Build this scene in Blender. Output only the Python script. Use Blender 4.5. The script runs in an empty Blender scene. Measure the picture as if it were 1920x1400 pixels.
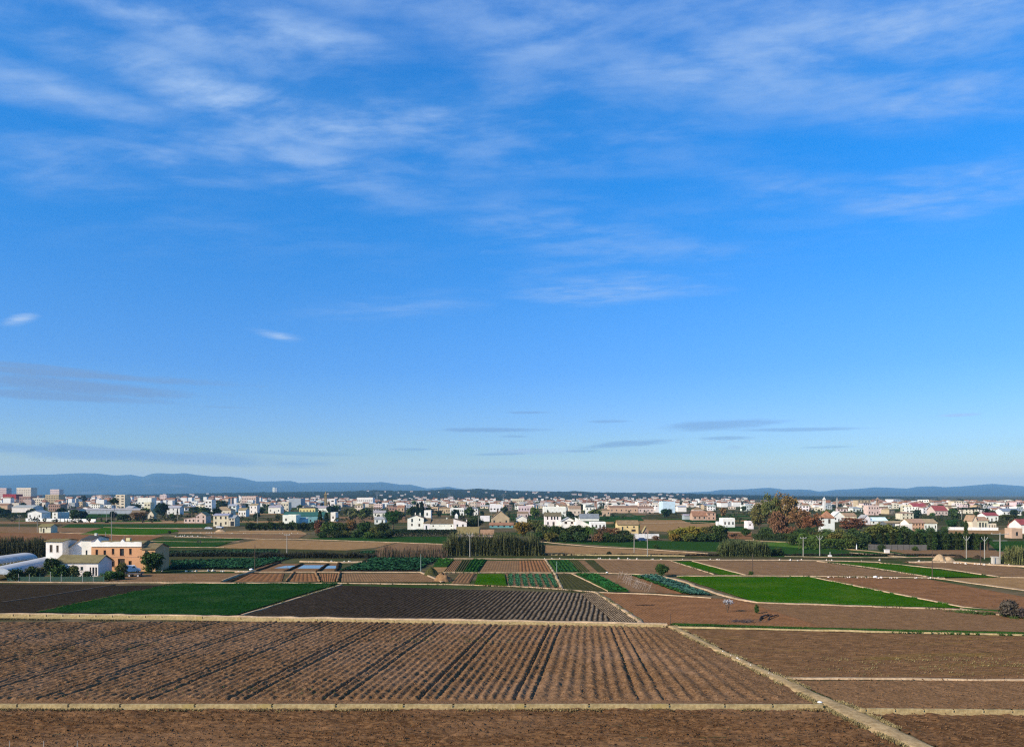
import bpy, math, random
import numpy as np
from math import radians, sin, cos, pi, tan, atan2, sqrt, exp

random.seed(7); RNG = np.random.default_rng(7)
SC = bpy.context.scene
COL = SC.collection

# ---------------------------------------------------------------- camera
F = 1443.0      # focal length in photo pixels (1920 wide)
HY = 926.0      # row of the horizon in the photo
H = 20.0        # height of the camera over the plain
cam_d = bpy.data.cameras.new('camera'); cam = bpy.data.objects.new('camera', cam_d); COL.objects.link(cam)
cam.location = (0, 0, H); cam.rotation_euler = (radians(90), 0, 0)
cam_d.sensor_fit = 'HORIZONTAL'; cam_d.sensor_width = 36.0; cam_d.lens = 36.0 * F / 1920.0
cam_d.shift_y = (HY - 700.0) / 1920.0
cam_d.clip_start = 0.5; cam_d.clip_end = 120000
SC.camera = cam

# ---------------------------------------------------------------- light, exposure
SUN_EL = radians(28); SUN_AZ = radians(236)       # azimuth clockwise from +Y (view direction)
sdir = (sin(SUN_AZ) * cos(SUN_EL), cos(SUN_AZ) * cos(SUN_EL), sin(SUN_EL))
sun_d = bpy.data.lights.new('sun', 'SUN'); sun = bpy.data.objects.new('sun', sun_d); COL.objects.link(sun)
sun_d.energy = 5.0; sun_d.angle = radians(0.5); sun_d.color = (1.0, 0.87, 0.69)
from mathutils import Vector
sun.rotation_euler = Vector(sdir).to_track_quat('Z', 'Y').to_euler()
SC.view_settings.view_transform = 'Standard'; SC.view_settings.look = 'None'
SC.view_settings.exposure = 0.45; SC.view_settings.gamma = 1.0; SC.view_settings.use_curve_mapping = False
SC.cycles.max_bounces = 4; SC.cycles.diffuse_bounces = 2; SC.cycles.glossy_bounces = 2
SC.cycles.transmission_bounces = 2; SC.cycles.volume_bounces = 0; SC.cycles.transparent_max_bounces = 6
SC.cycles.use_denoising = False; SC.cycles.filter_width = 1.25; SC.cycles.sample_clamp_indirect = 4.0

# ---------------------------------------------------------------- node helpers
class NT:
    def __init__(s, tree): s.t = tree; s.n = tree.nodes; s.l = tree.links
    def new(s, typ, **kw):
        n = s.n.new(typ)
        for k, v in kw.items(): setattr(n, k, v)
        return n
    def put(s, sock, v):
        if hasattr(v, 'is_linked') or isinstance(v, bpy.types.NodeSocket): s.l.new(v, sock)
        else: sock.default_value = v
    def m(s, op, a, b=0.0, c=0.0, clamp=False):
        n = s.new('ShaderNodeMath', operation=op, use_clamp=clamp)
        s.put(n.inputs[0], a); s.put(n.inputs[1], b); s.put(n.inputs[2], c)
        return n.outputs[0]
    def vm(s, op, a, b=(0, 0, 0)):
        n = s.new('ShaderNodeVectorMath', operation=op); s.put(n.inputs[0], a); s.put(n.inputs[1], b)
        return n.outputs[0]
    def sm(s, x, lo, hi, a=0.0, b=1.0):
        n = s.new('ShaderNodeMapRange', interpolation_type='SMOOTHSTEP')
        s.put(n.inputs['Value'], x); n.inputs['From Min'].default_value = lo; n.inputs['From Max'].default_value = hi
        n.inputs['To Min'].default_value = a; n.inputs['To Max'].default_value = b
        return n.outputs[0]
    def noise(s, vec, scale, detail=4.0, rough=0.55, dist=0.0):
        n = s.new('ShaderNodeTexNoise'); s.put(n.inputs['Vector'], vec)
        n.inputs['Scale'].default_value = scale; n.inputs['Detail'].default_value = detail
        n.inputs['Roughness'].default_value = rough; n.inputs['Distortion'].default_value = dist
        return n.outputs['Fac']
    def mix(s, fac, a, b, blend='MIX'):
        n = s.new('ShaderNodeMix', data_type='RGBA', blend_type=blend)
        s.put(n.inputs[0], fac); s.put(n.inputs[6], a); s.put(n.inputs[7], b)
        return n.outputs[2]
    def xyz(s, x, y, z):
        n = s.new('ShaderNodeCombineXYZ'); s.put(n.inputs[0], x); s.put(n.inputs[1], y); s.put(n.inputs[2], z)
        return n.outputs[0]
    def sep(s, v):
        n = s.new('ShaderNodeSeparateXYZ'); s.put(n.inputs[0], v); return n.outputs

def c4(c): return (c[0], c[1], c[2], 1.0)

# ---------------------------------------------------------------- sky with thin cirrus
world = bpy.data.worlds.new('World'); SC.world = world; world.use_nodes = True
W = NT(world.node_tree); W.n.clear()
sky = W.new('ShaderNodeTexSky', sky_type='NISHITA')
sky.sun_disc = False; sky.sun_elevation = SUN_EL; sky.sun_rotation = SUN_AZ
sky.altitude = 0; sky.air_density = 1.0; sky.dust_density = 0.7; sky.ozone_density = 2.0
gen = W.new('ShaderNodeTexCoord').outputs['Generated']
gx_, gy_, gz_ = W.sep(gen)
# clear winter air: the sky deepens evenly with height (one tint per elevation, the same all round)
ramp = W.new('ShaderNodeValToRGB'); W.l.new(W.m('MULTIPLY', gz_, 1.6, 0.0, True), ramp.inputs['Fac'])
SKY_TINT = [(0.0, (1.0, 0.93, 0.68)), (0.024, (0.98, 0.90, 0.68)), (0.051, (0.66, 0.70, 0.69)), (0.085, (0.46, 0.59, 0.74)), (0.139, (0.36, 0.53, 0.82)), (0.194, (0.285, 0.505, 0.84)), (0.248, (0.225, 0.487, 0.87)),
            (0.352, (0.18, 0.515, 0.92)), (0.50, (0.075, 0.535, 1.0)), (0.637, (0.045, 0.58, 1.09)), (0.718, (0.035, 0.60, 1.12)), (0.86, (0.035, 0.60, 1.20)), (1.0, (0.035, 0.60, 1.20))]
ramp.color_ramp.elements[0].position = SKY_TINT[0][0]; ramp.color_ramp.elements[0].color = c4(SKY_TINT[0][1])
ramp.color_ramp.elements[1].position = SKY_TINT[-1][0]; ramp.color_ramp.elements[1].color = c4(SKY_TINT[-1][1])
for pos, c_ in SKY_TINT[1:-1]: ramp.color_ramp.elements.new(pos).color = c4(c_)
skycol = W.mix(1.0, sky.outputs[0], ramp.outputs[0], 'MULTIPLY')
SKY_GAIN = 1.0
zc = W.m('MAXIMUM', gz_, 0.012)
u_ = W.m('DIVIDE', gx_, zc); v_ = W.m('DIVIDE', gy_, zc)             # point on a cloud sheet overhead
az = W.m('ARCTAN2', gx_, gy_); el = W.m('ARCSINE', gz_)
sheet = W.xyz(u_, v_, 0.0)
def rotuv(a, sx, sy):
    ca, sa = cos(a), sin(a)
    uu = W.m('ADD', W.m('MULTIPLY', u_, ca * sx), W.m('MULTIPLY', v_, sa * sx))
    vv = W.m('ADD', W.m('MULTIPLY', u_, -sa * sy), W.m('MULTIPLY', v_, ca * sy))
    return W.xyz(uu, vv, 0.0)
streak = W.noise(rotuv(radians(-12), 1.0, 2.3), 1.7, 8.0, 0.58, 0.5)
mott = W.noise(rotuv(radians(4), 1.7, 2.4), 3.2, 5.0, 0.60)
broad = W.noise(rotuv(radians(-10), 0.5, 0.8), 1.1, 2.0, 0.5, 0.3)
warp = W.noise(rotuv(radians(-8), 0.8, 1.5), 1.5, 6.0, 0.6)
warp2 = W.noise(W.xyz(W.m('MULTIPLY', az, 9.0), W.m('MULTIPLY', el, 60.0), 3.0), 1.6, 6.0, 0.66)
def dirof(px, py):
    x, y, z = (px - 960) / F, 1.0, (HY - py) / F
    return atan2(x, y), math.asin(z / sqrt(x * x + 1 + z * z))
AE = W.xyz(az, el, 0.0)
def blob(px, py, wpx, hpx, slope=0.0, warpv=None, wamt=0.5, soft=(1.0, 0.0)):
    a0, e0 = dirof(px, py)
    mp = W.new('ShaderNodeMapping', vector_type='TEXTURE'); W.l.new(AE, mp.inputs['Vector'])
    mp.inputs['Location'].default_value = (a0, e0, 0); mp.inputs['Rotation'].default_value = (0, 0, -math.atan(slope))
    mp.inputs['Scale'].default_value = (wpx / F, hpx / F, 1)
    ln = W.new('ShaderNodeVectorMath', operation='LENGTH'); W.l.new(mp.outputs[0], ln.inputs[0])
    q = ln.outputs['Value']
    if warpv is not None: q = W.m('MULTIPLY_ADD', warpv, wamt, q); soft = (soft[0] + wamt * 0.5, soft[1] + wamt * 0.5)
    return W.sm(q, soft[0], soft[1])
# cirrus fields: (centre, half width, half height in photo pixels, tilt, weight)
acc = None
for (px, py, w, h, sl, wt) in [(420, 175, 420, 52, 0.13, 1.0), (760, 225, 300, 46, 0.10, 0.75), (330, 40, 620, 95, 0.10, 0.62),
        (1010, 45, 330, 90, 0.05, 0.72), (1560, 85, 620, 120, 0.13, 0.72), (1800, 165, 360, 60, 0.06, 0.6),
        (560, 300, 330, 62, 0.14, 0.62), (330, 308, 160, 26, 0.03, 0.6), (90, 300, 170, 60, 0.05, 0.4),
        (1180, 240, 170, 45, 0.05, 0.5), (1480, 350, 170, 40, 0.1, 0.5), (1800, 345, 230, 48, 0.05, 0.6),
        (1160, 540, 200, 34, -0.04, 0.6), (1060, 440, 260, 64, 0.12, 0.5), (1250, 470, 180, 40, 0.05, 0.35), (740, 575, 220, 30, -0.1, 0.25),
        (35, 600, 24, 9, -0.35, 1.3), (518, 629, 44, 8, 0.13, 1.2), (140, 95, 180, 60, 0.1, 0.5), (250, 20, 300, 40, 0.06, 0.9), (560, 70, 280, 46, 0.12, 0.8), (80, 160, 260, 46, 0.08, 0.7), (1330, 120, 260, 50, 0.1, 0.7), (1060, 20, 160, 40, 0.0, 0.9), (960, 12, 1000, 50, 0.02, 0.5), (1700, 40, 320, 60, 0.08, 0.8)]:
    b = W.m('MULTIPLY', blob(px, py, w, h, sl, warp, 1.9, (1.35, -0.1)), wt)
    acc = b if acc is None else W.m('MAXIMUM', acc, b)
tex = W.sm(W.m('MULTIPLY_ADD', mott, 0.36, W.m('MULTIPLY', streak, 0.64)), 0.38, 0.66)
cirrus = W.m('MULTIPLY', acc, W.m('MULTIPLY_ADD', tex, 0.86, 0.14))
veil = W.m('MULTIPLY', W.m('MULTIPLY', W.sm(broad, 0.36, 0.66), W.m('MULTIPLY_ADD', tex, 0.9, 0.1)), 0.50)
cirrus = W.m('MAXIMUM', cirrus, W.m('MULTIPLY', veil, W.sm(el, 0.22, 0.48)))
cirrus = W.m('MULTIPLY', cirrus, W.m('MULTIPLY', W.sm(el, 0.02, 0.22), 1.12))
skycol = W.mix(cirrus, skycol, (1.9, 2.8, 4.35, 1))
# flat grey bars low over the horizon
bars = None
for (px, py, w, h, sl, wt) in [(110, 722, 240, 16, 0.02, 0.85), (130, 701, 280, 8, 0.01, 0.8), (60, 687, 160, 6, 0.02, 0.65), (60, 740, 240, 9, 0.0, 0.75), (210, 851, 360, 14, 0.035, 0.62), (560, 850, 130, 5, 0.02, 0.35),
        (60, 842, 240, 11, 0.02, 0.35), (920, 806, 110, 5, 0.0, 0.6), (990, 773, 50, 3, 0.0, 0.5), (1345, 797, 110, 10, -0.02, 0.55),
        (1490, 805, 110, 4, 0.01, 0.5), (1145, 790, 45, 3, 0.0, 0.45), (1175, 832, 110, 7, -0.07, 0.6), (1090, 845, 45, 3, 0, 0.5),
        (1355, 821, 55, 4, 0, 0.5), (770, 842, 45, 3, 0, 0.4), (945, 851, 60, 3, -0.02, 0.5), (420, 763, 50, 2.5, 0, 0.3), (960, 818, 30, 3, 0, .4),
        (1150, 888, 420, 8, 0.02, 0.22), (1550, 838, 45, 2.5, 0, 0.3)]:
    b = W.m('MULTIPLY', blob(px, py, w, h, sl, warp2, 1.5, (1.15, 0.35)), wt * 0.92)
    bars = b if bars is None else W.m('MAXIMUM', bars, b)
skycol = W.mix(bars, skycol, (0.95, 1.62, 2.9, 1))
pale = None
for (px, py, w, h, wt) in [(1000, 846, 90, 6, 0.5), (1798, 778, 32, 3, 0.5), (1378, 838, 20, 4, 0.3)]:
    b = W.m('MULTIPLY', blob(px, py, w, h, 0, warp2, 0.7, (1.2, 0.3)), wt)
    pale = b if pale is None else W.m('MAXIMUM', pale, b)
skycol = W.mix(pale, skycol, (2.1, 2.7, 3.9, 1))
bg = W.new('ShaderNodeBackground'); bg.inputs['Strength'].default_value = 0.15
W.put(bg.inputs['Color'], skycol)
world.cycles.sampling_method = 'MANUAL'; world.cycles.sample_map_resolution = 256
wo = W.new('ShaderNodeOutputWorld'); W.l.new(bg.outputs[0], wo.inputs['Surface'])

# ---------------------------------------------------------------- geometry helpers
def mpp(py): return H / (py - HY)
def G(px, py, z=0.0):
    m = (H - z) / (py - HY)
    return ((px - 960.0) * m, F * m, z)

def link(o, parent=None):
    COL.objects.link(o)
    if parent is not None: o.parent = parent
    return o
def mesh(name, verts, faces, mats, mi=None, smooth=False):
    me = bpy.data.meshes.new(name)
    if isinstance(verts, np.ndarray) and isinstance(faces, np.ndarray):
        nv, nf, k = len(verts), len(faces), faces.shape[1]
        me.vertices.add(nv); me.vertices.foreach_set('co', verts.astype(np.float32).ravel())
        me.loops.add(nf * k); me.loops.foreach_set('vertex_index', faces.astype(np.int32).ravel())
        me.polygons.add(nf); me.polygons.foreach_set('loop_start', np.arange(0, nf * k, k, dtype=np.int32))
        me.update(calc_edges=True)
    else:
        me.from_pydata([tuple(v) for v in verts], [], [tuple(f) for f in faces]); me.update()
    for m in (mats if isinstance(mats, (list, tuple)) else [mats]): me.materials.append(m)
    if mi is not None: me.polygons.foreach_set('material_index', np.asarray(mi, dtype=np.int32))
    if smooth: me.polygons.foreach_set('use_smooth', np.ones(len(me.polygons), dtype=bool))
    return me
def obj(name, me, parent=None, loc=None, color=None):
    o = bpy.data.objects.new(name, me); link(o, parent)
    if loc is not None: o.location = loc
    if color is not None: o.color = c4(color)
    return o
def tag(o, label=None, cat=None, group=None, kind=None):
    if label: o['label'] = label
    if cat: o['category'] = cat
    if group: o['group'] = group
    if kind: o['kind'] = kind
    return o
def thing(name, label, cat, loc=(0, 0, 0), rz=0.0, group=None):
    o = bpy.data.objects.new(name, None); COL.objects.link(o)
    o.empty_display_size = 0.3
    o.location = loc; o.rotation_euler = (0, 0, rz)
    return tag(o, label, cat, group)
class MB:
    def __init__(s): s.v = []; s.f = []; s.m = []
    def quad(s, a, b, c, d, m=0):
        n = len(s.v); s.v += [a, b, c, d]; s.f.append((n, n + 1, n + 2, n + 3)); s.m.append(m)
    def tri(s, a, b, c, m=0):
        n = len(s.v); s.v += [a, b, c]; s.f.append((n, n + 1, n + 2)); s.m.append(m)
    def box(s, x0, x1, y0, y1, z0, z1, m=0):
        n = len(s.v)
        s.v += [(x0, y0, z0), (x1, y0, z0), (x1, y1, z0), (x0, y1, z0), (x0, y0, z1), (x1, y0, z1), (x1, y1, z1), (x0, y1, z1)]
        for f in ((0, 3, 2, 1), (4, 5, 6, 7), (0, 1, 5, 4), (1, 2, 6, 5), (2, 3, 7, 6), (3, 0, 4, 7)):
            s.f.append(tuple(n + i for i in f)); s.m.append(m)
    def tube(s, pts, rad, k=6, m=0, cap=True):
        n0 = len(s.v); P = [Vector(p) for p in pts]
        for i, p in enumerate(P):
            d = (P[min(i + 1, len(P) - 1)] - P[max(i - 1, 0)]).normalized()
            a = d.orthogonal().normalized(); b = d.cross(a)
            r = rad[i] if isinstance(rad, (list, tuple)) else rad
            for j in range(k):
                t = 2 * pi * j / k
                s.v.append(tuple(p + a * (r * cos(t)) + b * (r * sin(t))))
        for i in range(len(P) - 1):
            for j in range(k):
                s.f.append((n0 + i * k + j, n0 + i * k + (j + 1) % k, n0 + (i + 1) * k + (j + 1) % k, n0 + (i + 1) * k + j)); s.m.append(m)
        if cap:
            s.f.append(tuple(n0 + j for j in range(k))[::-1]); s.m.append(m)
            e = n0 + (len(P) - 1) * k; s.f.append(tuple(e + j for j in range(k))); s.m.append(m)
    def mesh(s, name, mats, smooth=False): return mesh(name, s.v, s.f, mats, s.m, smooth)
    def build(s, name, mats, parent=None, loc=None, color=None, smooth=False):
        return obj(name, s.mesh(name, mats, smooth), parent, loc, color)

_perm = RNG.random((256, 256))
def vnoise(x, y, seed=0):
    """smooth value noise in [0,1], numpy arrays"""
    x = np.asarray(x, float) + seed * 17.31; y = np.asarray(y, float) + seed * 7.77
    xi = np.floor(x).astype(int); yi = np.floor(y).astype(int); fx = x - xi; fy = y - yi
    fx = fx * fx * (3 - 2 * fx); fy = fy * fy * (3 - 2 * fy)
    g = lambda a, b: _perm[a & 255, b & 255]
    return (g(xi, yi) * (1 - fx) + g(xi + 1, yi) * fx) * (1 - fy) + (g(xi, yi + 1) * (1 - fx) + g(xi + 1, yi + 1) * fx) * fy
def fbm(x, y, o=4, seed=0, gain=0.5):
    a, s, t = 1.0, 0.0, 0.0
    for i in range(o):
        s = s + a * vnoise(x * 2 ** i, y * 2 ** i, seed + i); t += a; a *= gain
    return s / t

# ---------------------------------------------------------------- materials
MATS = {}
def principled(name, rough=0.9, spec=0.2):
    m = bpy.data.materials.new(name); m.use_nodes = True
    t = NT(m.node_tree); b = t.n['Principled BSDF']
    b.inputs['Roughness'].default_value = rough; b.inputs['Specular IOR Level'].default_value = spec
    MATS[name] = m
    return m, t, b
def bump(t, b, h, strength=0.5, dist=0.05):
    n = t.new('ShaderNodeBump'); n.inputs['Strength'].default_value = strength; n.inputs['Distance'].default_value = dist
    t.put(n.inputs['Height'], h); t.l.new(n.outputs[0], b.inputs['Normal'])
def ground_mat(name, c1, c2, c3=None, scale=1.0, big=0.05, bumpd=0.08, stretch=(1, 1), rot=0.0, rough=0.95, detail=6.0, c3amt=(0.55, 0.75), bigamt=0.5, crest=None):
    """earth or low crops: fine clods plus large drifts of colour"""
    m, t, b = principled(name, 1.0, 0.0)
    p = t.new('ShaderNodeTexCoord').outputs['Object']
    mp = t.new('ShaderNodeMapping'); t.l.new(p, mp.inputs['Vector'])
    mp.inputs['Rotation'].default_value = (0, 0, rot); mp.inputs['Scale'].default_value = (stretch[0], stretch[1], 1)
    q = mp.outputs[0]
    n1 = t.noise(q, 2.2 * scale, detail, 0.65); n2 = t.noise(q, big, 4.0, 0.6, 0.4)
    col = t.mix(t.sm(n1, 0.36, 0.64), c4(c1), c4(c2))
    if c3: col = t.mix(t.m('MULTIPLY', t.sm(n2, c3amt[0], c3amt[1]), bigamt), col, c4(c3))
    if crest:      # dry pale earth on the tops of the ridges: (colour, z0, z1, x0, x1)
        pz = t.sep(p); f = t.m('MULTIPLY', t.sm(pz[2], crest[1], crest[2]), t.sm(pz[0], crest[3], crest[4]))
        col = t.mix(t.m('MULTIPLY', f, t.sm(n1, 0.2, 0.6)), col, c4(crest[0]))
    n3 = t.noise(p, 0.35 * scale, 5.0, 0.7)
    col = t.mix(1.0, col, t.mix(t.sm(n3, 0.25, 0.75), (0.74, 0.74, 0.74, 1), (1.22, 1.2, 1.18, 1)), 'MULTIPLY')
    t.put(b.inputs['Base Color'], col)
    if bumpd: bump(t, b, n1, 0.9, bumpd)
    return m
def tint_mat(name, rough=0.85, spec=0.2, nscale=0.5, lo=0.78, hi=1.08, fine=6.0, bumpd=0.0):
    """plaster, tiles, leaves ...: colour comes from the object, stains from noise"""
    m, t, b = principled(name, rough, spec)
    oi = t.new('ShaderNodeObjectInfo'); p = t.new('ShaderNodeTexCoord').outputs['Object']
    off = t.vm('ADD', p, t.xyz(t.m('MULTIPLY', oi.outputs['Random'], 40.0), 0.0, 0.0))
    n = t.noise(off, nscale, 5.0, 0.65); n2 = t.noise(off, fine, 3.0, 0.6)
    f = t.m('ADD', t.m('MULTIPLY', n, 0.7), t.m('MULTIPLY', n2, 0.3))
    col = t.mix(1.0, oi.outputs['Color'], t.mix(t.sm(f, 0.3, 0.7), (lo, lo * 0.985, lo * 0.96, 1), (hi, hi, hi, 1)), 'MULTIPLY')
    t.put(b.inputs['Base Color'], col)
    if bumpd: bump(t, b, n2, 0.6, bumpd)
    return m
M_WALL = tint_mat('plaster', 0.9, 0.1, 0.35, 0.80, 1.06)
M_ROOF = tint_mat('roof_tiles', 0.85, 0.15, 0.6, 0.70, 1.2, 5.0, 0.05)
M_PANE = tint_mat('window_glass', 0.25, 0.5, 1.0, 0.8, 1.1)
M_LEAF = tint_mat('leaves', 0.8, 0.05, 0.45, 0.55, 1.35, 3.0)
M_BARK = tint_mat('bark', 0.95, 0.0, 2.0, 0.7, 1.2)
M_METAL = tint_mat('painted_metal', 0.5, 0.4, 1.0, 0.85, 1.1)
M_CONC = ground_mat('concrete', (0.31, 0.225, 0.105), (0.43, 0.325, 0.16), (0.37, 0.27, 0.075), 1.5, 0.25, 0.03)
M_POLE = tint_mat('pole_concrete', 0.9, 0.1, 1.0, 0.85, 1.1)
M_PATH = ground_mat('pale_dirt', (0.31, 0.205, 0.095), (0.44, 0.305, 0.15), (0.28, 0.20, 0.12), 1.2, 0.12, 0.06)
M_STRIP = ground_mat('bank_earth', (0.36, 0.24, 0.135), (0.50, 0.35, 0.205), (0.30, 0.21, 0.14), 1.0, 0.12, 0.06)
# ================================================================ setting: plain, fields, paths
S_GROUND = ground_mat('plain_ground', (0.075, 0.068, 0.030), (0.15, 0.105, 0.058), (0.030, 0.055, 0.014), 0.08, 0.012, 0.0, bigamt=0.95, c3amt=(0.45, 0.6))
o = obj('ground', mesh('ground', [(-60000, -400, -0.10), (60000, -400, -0.10), (60000, 60000, -0.10), (-60000, 60000, -0.10)], [(0, 1, 2, 3)], S_GROUND))
tag(o, kind='structure')

S_PLOUGH = ground_mat('ploughed_soil', (0.1179, 0.0589, 0.0261), (0.2475, 0.1371, 0.0640), (0.2560, 0.1480, 0.0800), 1.6, 0.06, 0.12, c3amt=(0.42, 0.66), bigamt=0.6)
S_NEAR = ground_mat('stubble_soil', (0.0748, 0.0356, 0.0157), (0.1776, 0.0933, 0.0407), (0.1950, 0.1080, 0.0540), 1.6, 0.10, 0.12, stretch=(0.45, 1.6), c3amt=(0.42, 0.66), bigamt=0.6)
S_DARK = ground_mat('wet_black_soil', (0.022, 0.016, 0.010), (0.050, 0.036, 0.022), (0.040, 0.025, 0.013), 1.2, 0.05, 0.06)
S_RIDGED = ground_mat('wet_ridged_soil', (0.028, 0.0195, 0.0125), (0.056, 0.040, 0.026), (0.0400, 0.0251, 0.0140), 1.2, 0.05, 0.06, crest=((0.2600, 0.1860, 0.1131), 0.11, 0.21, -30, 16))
S_RED = ground_mat('red_soil', (0.1793, 0.0823, 0.0356), (0.2450, 0.1180, 0.0523), (0.1970, 0.1057, 0.0510), 0.9, 0.04, 0.05)
S_BROWN = ground_mat('brown_soil', (0.1703, 0.0946, 0.0451), (0.2439, 0.1404, 0.0683), (0.1415, 0.0842, 0.0386), 0.9, 0.03, 0.05)
S_GREY = ground_mat('grey_brown_soil', (0.1548, 0.0818, 0.0370), (0.2356, 0.1297, 0.0610), (0.2020, 0.1047, 0.0380), 1.6, 0.05, 0.08)
S_WEED = ground_mat('weedy_soil', (0.1101, 0.0568, 0.0259), (0.2134, 0.1156, 0.0527), (0.1689, 0.1189, 0.0246), 1.4, 0.16, 0.08, stretch=(0.22, 2.2), c3amt=(0.5, 0.7))
S_TAN = ground_mat('tan_soil', (0.244, 0.138, 0.057), (0.329, 0.190, 0.083), (0.195, 0.113, 0.044), 0.9, 0.03, 0.05)
S_G1 = ground_mat('dark_green_crop', (0.004, 0.024, 0.004), (0.017, 0.068, 0.011), (0.026, 0.062, 0.016), 3.0, 0.12, 0.25, c3amt=(0.40, 0.68), bigamt=0.8)
S_G2 = ground_mat('bright_green_crop', (0.0135, 0.0581, 0.0018), (0.0405, 0.1188, 0.0030), (0.0607, 0.1122, 0.0096), 2.6, 0.11, 0.16, c3amt=(0.40, 0.72), bigamt=0.8)
S_G3 = ground_mat('green_crop', (0.0126, 0.0410, 0.0072), (0.0315, 0.0779, 0.0144), (0.0450, 0.0656, 0.0160), 1.2, 0.03, 0.12)
S_G4 = ground_mat('olive_crop', (0.040, 0.042, 0.014), (0.075, 0.068, 0.028), (0.03, 0.05, 0.012), 1.2, 0.05, 0.1)

def poly_field(name, pts, mat, z=0.0):
    v = [G(px, py, z) for px, py in pts]
    n = len(v); base = [(x, y, -0.3) for x, y, zz in v]
    f = [tuple(range(n))[::-1]] + [(i, (i + 1) % n, n + (i + 1) % n, n + i) for i in range(n)]
    # make sure the top faces up
    a = sum(v[i][0] * v[(i + 1) % n][1] - v[(i + 1) % n][0] * v[i][1] for i in range(n))
    if a > 0: f[0] = f[0][::-1]
    o = obj(name, mesh(name, v + base, f, mat)); tag(o, kind='structure')
    return o
def grid_faces(nu, nv):
    i = np.arange(nu - 1)[:, None]; j = np.arange(nv - 1)[None, :]
    a = (i * nv + j).ravel()
    return np.stack([a, a + nv, a + nv + 1, a + 1], 1)
def quad_field(name, tl, tr, br, bl, mat, rows=0, amp=0.12, cl=0.06, nu=300, nv=80, z=0.0, cross=False, clod=0.5, power=1.0, kind='structure', jag=0.0, seed=1, cut=None, fade=None):
    """field between four photo corners; furrows run from the far edge to the near edge (or across)"""
    A, B, C, D = [np.array(G(*p, z)[:2]) for p in (tl, tr, br, bl)]
    u = np.linspace(0, 1, nu)[:, None, None]; v = np.linspace(0, 1, nv)[None, :, None]
    P = (A * (1 - u) + B * u) * (1 - v) + (D * (1 - u) + C * u) * v
    X, Y = P[..., 0], P[..., 1]
    U = np.broadcast_to(u[..., 0], X.shape); V = np.broadcast_to(v[..., 0], X.shape)
    Z = np.zeros_like(X)
    if rows:
        ph = (V if cross else U) * rows + jag * (fbm(X * 0.25, Y * 0.25, 2, seed + 5) - 0.5)
        Z += amp * np.abs(np.sin(pi * ph)) ** power * (np.interp(X, fade, (0.4, 1.0)) if fade else 1.0)
    Z += cl * (fbm(X / clod, Y / clod, 3, seed) - 0.35)
    edge = np.minimum(np.minimum(U, 1 - U) * nu / 3, np.minimum(V, 1 - V) * nv / 3).clip(0, 1)
    Z = Z * edge
    verts = np.stack([X, Y, Z + z], -1).reshape(-1, 3)
    fq = grid_faces(nu, nv)[:, ::-1]
    if cut is not None: fq = fq[(X < cut(Y)).reshape(-1)[fq].all(1)]
    o = obj(name, mesh(name, verts, fq, mat, smooth=True)); tag(o, kind=kind)
    return o

# ---- the big furrowed field in front (rows drawn in ground coordinates, fanning a little)
def main_field():
    Yf, Yn = G(0, 1166)[1], G(0, 1318.5)[1]
    u = np.arange(-100.0, 30.0, 0.11); w = np.arange(Yn, Yf + 0.01, 0.16)
    Uu, Yy = np.meshgrid(u, w, indexing='ij')
    slope = np.interp(Uu, [-100, -55, -15, 8, 14, 19, 24], [0.22, 0.19, 0.155, 0.13, 0.075, 0.02, -0.10])
    Xx = Uu - slope * (Yf - Yy) + 0.25 * (fbm(Uu * 0.15, Yy * 0.12, 2, 3) - 0.5)
    per = 8.9; NR = 10; pitch = per / NR
    t = ((Uu + 2.6) % per) / pitch                         # 0..8 in each bed of rows
    row = 0.5 - 0.5 * np.cos(2 * pi * t)
    rough = np.interp(Xx, [-100, -45, -10, 30], [0.6, 0.8, 1.0, 0.95]) * (0.75 + 0.5 * vnoise(Xx * 0.12, Yy * 0.08, 12))
    lum = fbm(Xx / 0.42, Yy / 0.62, 3, 2, 0.6)
    Z = 0.155 * row * rough * (0.5 + 1.0 * lum) + 0.18 * (lum - 0.5) * (1.7 - 1.0 * rough) + 0.15 * (fbm(Xx / 0.24, Yy / 0.36, 2, 8) - 0.5)
    for c in (0.0, 1.75):                                   # two deep wheel furrows per bed
        d = np.abs(t - c); d = np.minimum(d, NR - d) * pitch
        wear = (0.65 + 0.7 * vnoise(Uu * 0.3, Yy * 0.08, 6))
        Z -= 0.17 * wear * np.exp(-(d / 0.11) ** 2)
        Z += 0.045 * np.exp(-((d - 0.36) / 0.16) ** 2)
    # headland along the near wall and the trampled right corner
    Z = np.where(Yy < Yn + 1.4, 0.05 * lum - 0.05, Z)
    (x1, y1, _), (x2, y2, _) = G(1256, 1176), G(1538, 1318)
    xe = x1 + (x2 - x1) * (Yy - y1) / (y2 - y1)             # diagonal right edge
    (xa, ya, _), (xb, yb, _) = G(-10, 1156), G(1256, 1176)
    yt = ya + (yb - ya) * (Xx - xa) / (xb - xa)             # far edge
    mixr = np.clip((xe - Xx - 0.5) / 5.0, 0, 1)
    Z = Z * mixr + (0.22 * (fbm(Xx / 0.9 + Yy * 0.3, Yy / 0.6, 3, 9) - 0.5)) * (1 - mixr)
    Xc = np.minimum(Xx, xe - 0.05)
    verts = np.stack([Xc, np.minimum(Yy, yt - 0.05), Z + 0.02], -1).reshape(-1, 3)
    f = grid_faces(len(u), len(w))
    cen = ((Xx < xe + 0.12) & (Yy < yt + 0.2)).reshape(-1)
    f = f[cen[f].all(1)]
    o = obj('ploughed_field', mesh('ploughed_field', verts, f, S_PLOUGH, smooth=True)); tag(o, kind='structure')
main_field()

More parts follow.
